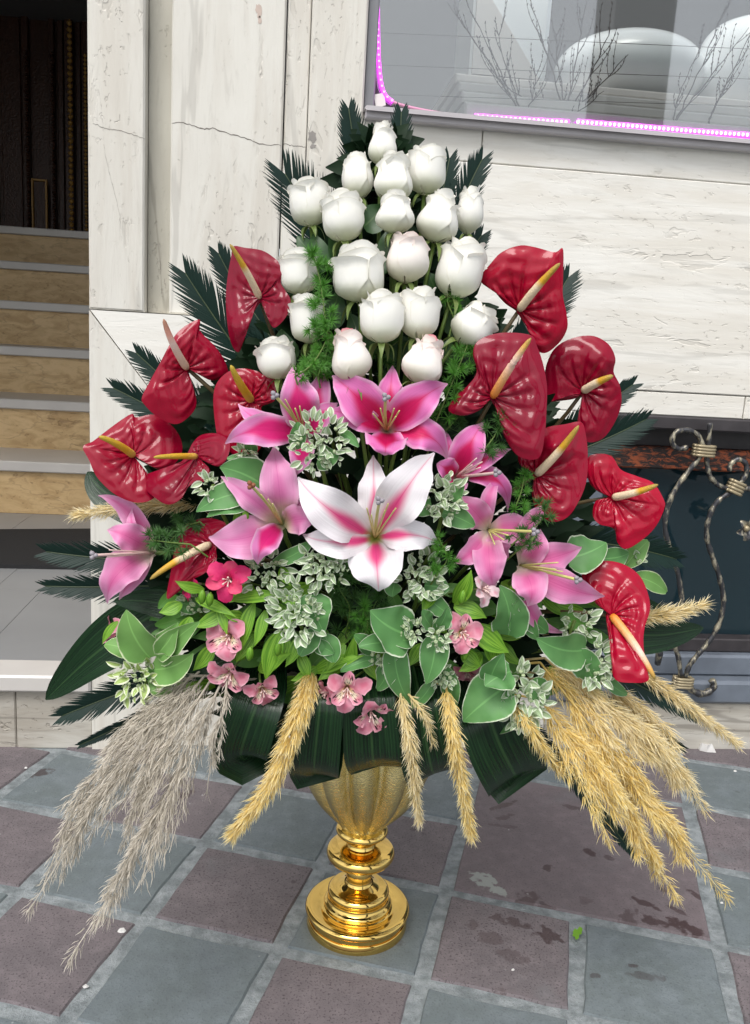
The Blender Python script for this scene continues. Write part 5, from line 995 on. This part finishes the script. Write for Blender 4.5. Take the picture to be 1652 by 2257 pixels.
# ------------------------------------------------------------------ feathery asparagus fern
def fern(pts, rad, label, dq=.03, mat='fern', dens=1., rel=.95):
    P = cat([pq(a, b, bulge(a, b)*rel+dq) for a, b in pts], 26); s = sc(P[0]); t = thing('asparagus_fern', label, 'fern', tuple(P[0]), 'feathery fern sprigs'); r = random.Random(int(pts[0][0]+pts[0][1]*2))
    R0 = root(pts[0][0], pts[0][1]+120); g0 = Geo().add(*tube(P, np.linspace(.0012, .0006, 26), 5)); g0.add(*tube(bez(P[0], P[0]*.5+R0*.5, R0, n=6), .0012, 5)); g0.obj('stem', MT['stem'], t); g = Geo()
    T, N, S = frames(P, NR); Lp = np.linalg.norm(np.diff(P, axis=0), axis=1).sum(); nw = max(4, int(Lp/(11*s)*dens*1.3))
    for k in range(nw):
        f = k/(nw-1); i = min(int(f*25), 24); c0 = P[i]; a = r.uniform(0, 6.28); off = (math.cos(a)*S[i]+math.sin(a)*N[i]*.6)*rad*s*r.uniform(.15, 1.)
        c = c0+off+T[i]*rad*s*.3; g.add(*tube([c0, c], .0005, 3, False))
        for j in range(64):
            d = nz(np.array([r.gauss(0, 1) for _ in range(3)])+nz(off+1e-6)*.8+T[i]*.5); ln = rad*s*r.uniform(.4, .95); w = nz(np.cross(d, NR+.2))*s*.62; e = c+d*ln
            g.add([c-w, c+w, c+d*ln*.6+w*.8, e, c+d*ln*.6-w*.8], [(0, 1, 2, 3, 4)])
    tag(g.obj('needles', MT[mat], t), kind='stuff'); return t
fern([(700, 830), (722, 760), (715, 690), (705, 620), (690, 560)], 30, 'bright feathery fern running up between the left-hand roses', .045)
fern([(650, 830), (690, 800), (720, 740), (690, 720)], 26, 'feathery fern tuft over the veiled rose, left of the pink-tinted bud', .06)
fern([(960, 930), (985, 870), (1010, 810), (1030, 760)], 30, 'bright feathery fern between the right blushing bud and the dark red anthurium', .03)
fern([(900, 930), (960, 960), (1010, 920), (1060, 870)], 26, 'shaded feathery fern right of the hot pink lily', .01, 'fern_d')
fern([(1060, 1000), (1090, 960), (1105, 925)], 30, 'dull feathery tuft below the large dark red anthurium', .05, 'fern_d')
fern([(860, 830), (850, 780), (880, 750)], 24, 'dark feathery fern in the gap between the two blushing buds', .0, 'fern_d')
fern([(1130, 1130), (1148, 1085), (1155, 1050)], 24, 'fresh feathery tuft left of the long-spadix anthurium', .05)
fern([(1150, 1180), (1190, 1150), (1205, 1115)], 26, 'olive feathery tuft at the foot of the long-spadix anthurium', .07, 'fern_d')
fern([(960, 1270), (985, 1230), (965, 1185)], 26, 'bright feathery tuft on the right petal of the large white lily', .07)
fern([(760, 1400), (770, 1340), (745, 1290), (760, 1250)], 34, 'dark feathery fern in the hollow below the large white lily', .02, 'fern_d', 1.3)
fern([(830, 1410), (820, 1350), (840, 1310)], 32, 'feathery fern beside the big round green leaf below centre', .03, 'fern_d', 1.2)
fern([(790, 1420), (810, 1380), (800, 1340)], 26, 'brighter feathery fern low in the centre hollow', .045)
fern([(420, 1200), (370, 1195), (330, 1190)], 30, 'feathery fern round the neck of the mauve profile lily', .05, 'fern_d')
fern([(440, 1150), (400, 1165), (370, 1200)], 28, 'feathery fern behind the low left anthurium', .0, 'fern_d')
fern([(720, 830), (690, 790), (660, 830)], 24, 'feathery fern tuft above the upper left pink lily', .03)
fern([(1000, 700), (985, 660), (1000, 640)], 22, 'feathery sprig under the tipped-over rose on the right', .02)
fern([(1180, 1180), (1160, 1200), (1130, 1180)], 20, 'brownish feathery wisp on the drooping mauve lily', .08, 'fern_d')

# ------------------------------------------------------------------ reed plumes
def reed(pts, w, label, mat, dens=1., hair=20, open_=.5, stemfrac=.06, branch=0, wpx=1.75):
    P = cat([pq(a, b, c) for a, b, c in pts], 60); s = sc(P[30]); t = thing('reed_plume', label, 'dried plume', tuple(P[0]), 'dried reed plumes'); r = random.Random(int(pts[0][0]*3+pts[-1][1]))
    g0 = Geo().add(*tube(P, np.linspace(.0018, .0005, 60), 5)); g0.add(*tube(bez(P[0], P[0]*.5+ROOT*.5, ROOT, n=6), .0018, 5)); g0.obj('stalk', MT[mat], t)
    T, N, S = frames(P, NR); g = Geo(); Lp = np.linalg.norm(np.diff(P, axis=0), axis=1).sum(); nh = int(Lp/s*w*.074*dens)
    def one(c, d, ln, wid):
        n_ = nz(np.cross(d, np.array([r.gauss(0, 1), r.gauss(0, 1), r.gauss(0, 1)]))); m = c+d*ln*.5+n_*ln*.06; e = c+d*ln; q = n_*wid
        g.add([c-q*.5, c+q*.5, m+q, e, m-q], [(0, 1, 2, 4), (4, 2, 3)], [(0, 0), (1, 0), (1, .55), (.5, 1), (0, .55)])
    sub = []
    if branch:
        for k in range(branch):
            f = r.uniform(.05, .8); i = int(f*59); a = r.uniform(0, 6.28); L = Lp*r.uniform(.18, .34)*(1.15-f); out = math.cos(a)*S[i]+math.sin(a)*N[i]*.7; Q = bez(P[i], P[i]+T[i]*L*.4+out*L*.20, P[i]+T[i]*L*.95+out*L*.26+np.array([0, 0, -L*.22]), n=12); sub.append(Q)
            g0_ = tube(Q, .0005, 3, False); g.add(*g0_)
    for k in range(nh):
        f = stemfrac+(1-stemfrac)*r.random()**.9
        if sub and r.random() < .85:
            Q = sub[k % len(sub)]; i = r.randint(0, 10); c = Q[i]; Td = nz(Q[i+1]-Q[i]); out = nz(np.array([r.gauss(0, 1) for _ in range(3)])); env = .45
        else:
            i = min(int(f*59), 58); c = P[i]; Td = T[i]; a = r.uniform(0, 6.283); out = math.cos(a)*S[i]+math.sin(a)*N[i]; env = np.interp(f, [0, .12, .4, .75, 1], [.45, .85, 1, .7, .25])
        rad = w*s/2*env*r.random()**.6; d = nz(Td+out*open_*r.uniform(.5, 1.5)+np.array([r.gauss(0, .14) for _ in range(3)])+np.array([0, 0, -.12]))
        one(c+out*rad*.55+Td*rad*.3, d, hair*s*r.uniform(.7, 1.55), wpx*s/2*r.uniform(.7, 1.2))
    tag(g.obj('plume', MT[mat], t), kind='stuff'); return t
GO, PA, GY_ = 'plume_gold', 'plume_pale', 'plume_grey'
reed([(690, 1470, .25), (660, 1570, .29), (600, 1720, .29), (512, 1838, .27)], 74, 'thick golden plume hanging left of the vase bowl', GO, 1.25, 26)
reed([(880, 1520, .28), (900, 1620, .31), (912, 1710, .30), (922, 1806, .28)], 36, 'slim golden plume hanging before the right side of the bowl', PA, 1.2, 24)
reed([(900, 1530, .28), (925, 1560, .30), (942, 1590, .30), (955, 1640, .29)], 20, 'wispy side sprig beside the slim plume near the bowl', PA, .8, 22)
reed([(982, 1510, .27), (998, 1620, .31), (1018, 1730, .30), (1038, 1842, .28)], 46, 'golden plume hanging right of the bowl, second from the vase', GO, 1.2, 25)
reed([(1130, 1545, .26), (1165, 1600, .29), (1200, 1655, .28), (1235, 1700, .26)], 38, 'short golden plume right under the large snowy euphorbia', GO, 1., 25)
reed([(1190, 1460, .20), (1300, 1600, .25), (1420, 1760, .25), (1605, 1984, .22)], 76, 'longest golden plume sweeping to the lower right corner', GO, 1.15, 27, branch=22)
reed([(1190, 1540, .22), (1290, 1680, .27), (1390, 1820, .27), (1495, 1985, .24)], 66, 'golden plume sweeping down right, just inside the longest one', GO, 1.2, 26, branch=18)
reed([(1200, 1450, .18), (1330, 1560, .24), (1450, 1650, .24), (1556, 1790, .20)], 84, 'wide pale golden plume above the longest one on the right', PA, 1.1, 27, branch=22)
reed([(1320, 1500, .14), (1410, 1570, .19), (1480, 1650, .19), (1535, 1740, .16)], 60, 'loose pale plume on the outer right of the golden bunch', PA, .9, 26, branch=12)
reed([(1405, 1480, .12), (1480, 1530, .15), (1545, 1580, .14), (1625, 1640, .11)], 40, 'pale plume pointing to the base stone from the hanging anthurium', PA, 1.1, 24)
reed([(1380, 1362, .10), (1440, 1356, .12), (1490, 1350, .12), (1548, 1334, .10)], 44, 'pale plume pointing right before the iron scrolls', PA, 1.3, 24)
reed([(440, 1112, .10), (350, 1112, .13), (270, 1118, .12), (165, 1136, .09)], 46, 'pale gold plume pointing left under the farthest left anthurium', PA, 1.2, 24)
reed([(490, 1500, .24), (400, 1680, .30), (310, 1860, .32), (148, 2122, .33)], 82, 'longest grey plume drooping to the lower left tile', GY_, .62, 24, .42, branch=34)
reed([(450, 1490, .22), (330, 1640, .28), (200, 1790, .29), (62, 2010, .28)], 84, 'grey plume sweeping farthest left over the paving', GY_, .62, 24, .42, branch=34)
reed([(420, 1490, .21), (310, 1620, .27), (180, 1760, .28), (95, 1950, .28)], 70, 'thin outer grey plume above the farthest-left one', GY_, .5, 22, .42, branch=24)
reed([(470, 1490, .22), (380, 1630, .29), (300, 1770, .30), (285, 1940, .30)], 64, 'grey plume between the two long grey ones', GY_, .5, 22, .42, branch=24)
reed([(440, 1480, .19), (330, 1570, .24), (250, 1660, .25), (200, 1780, .25)], 80, 'short wide grey plume nearest the travertine base', GY_, .5, 22, .42, branch=22)
reed([(500, 1500, .25), (490, 1570, .29), (470, 1640, .29), (455, 1750, .28)], 34, 'short thin grey wisp right of the grey bunch', GY_, .5, 20, .42, branch=8)
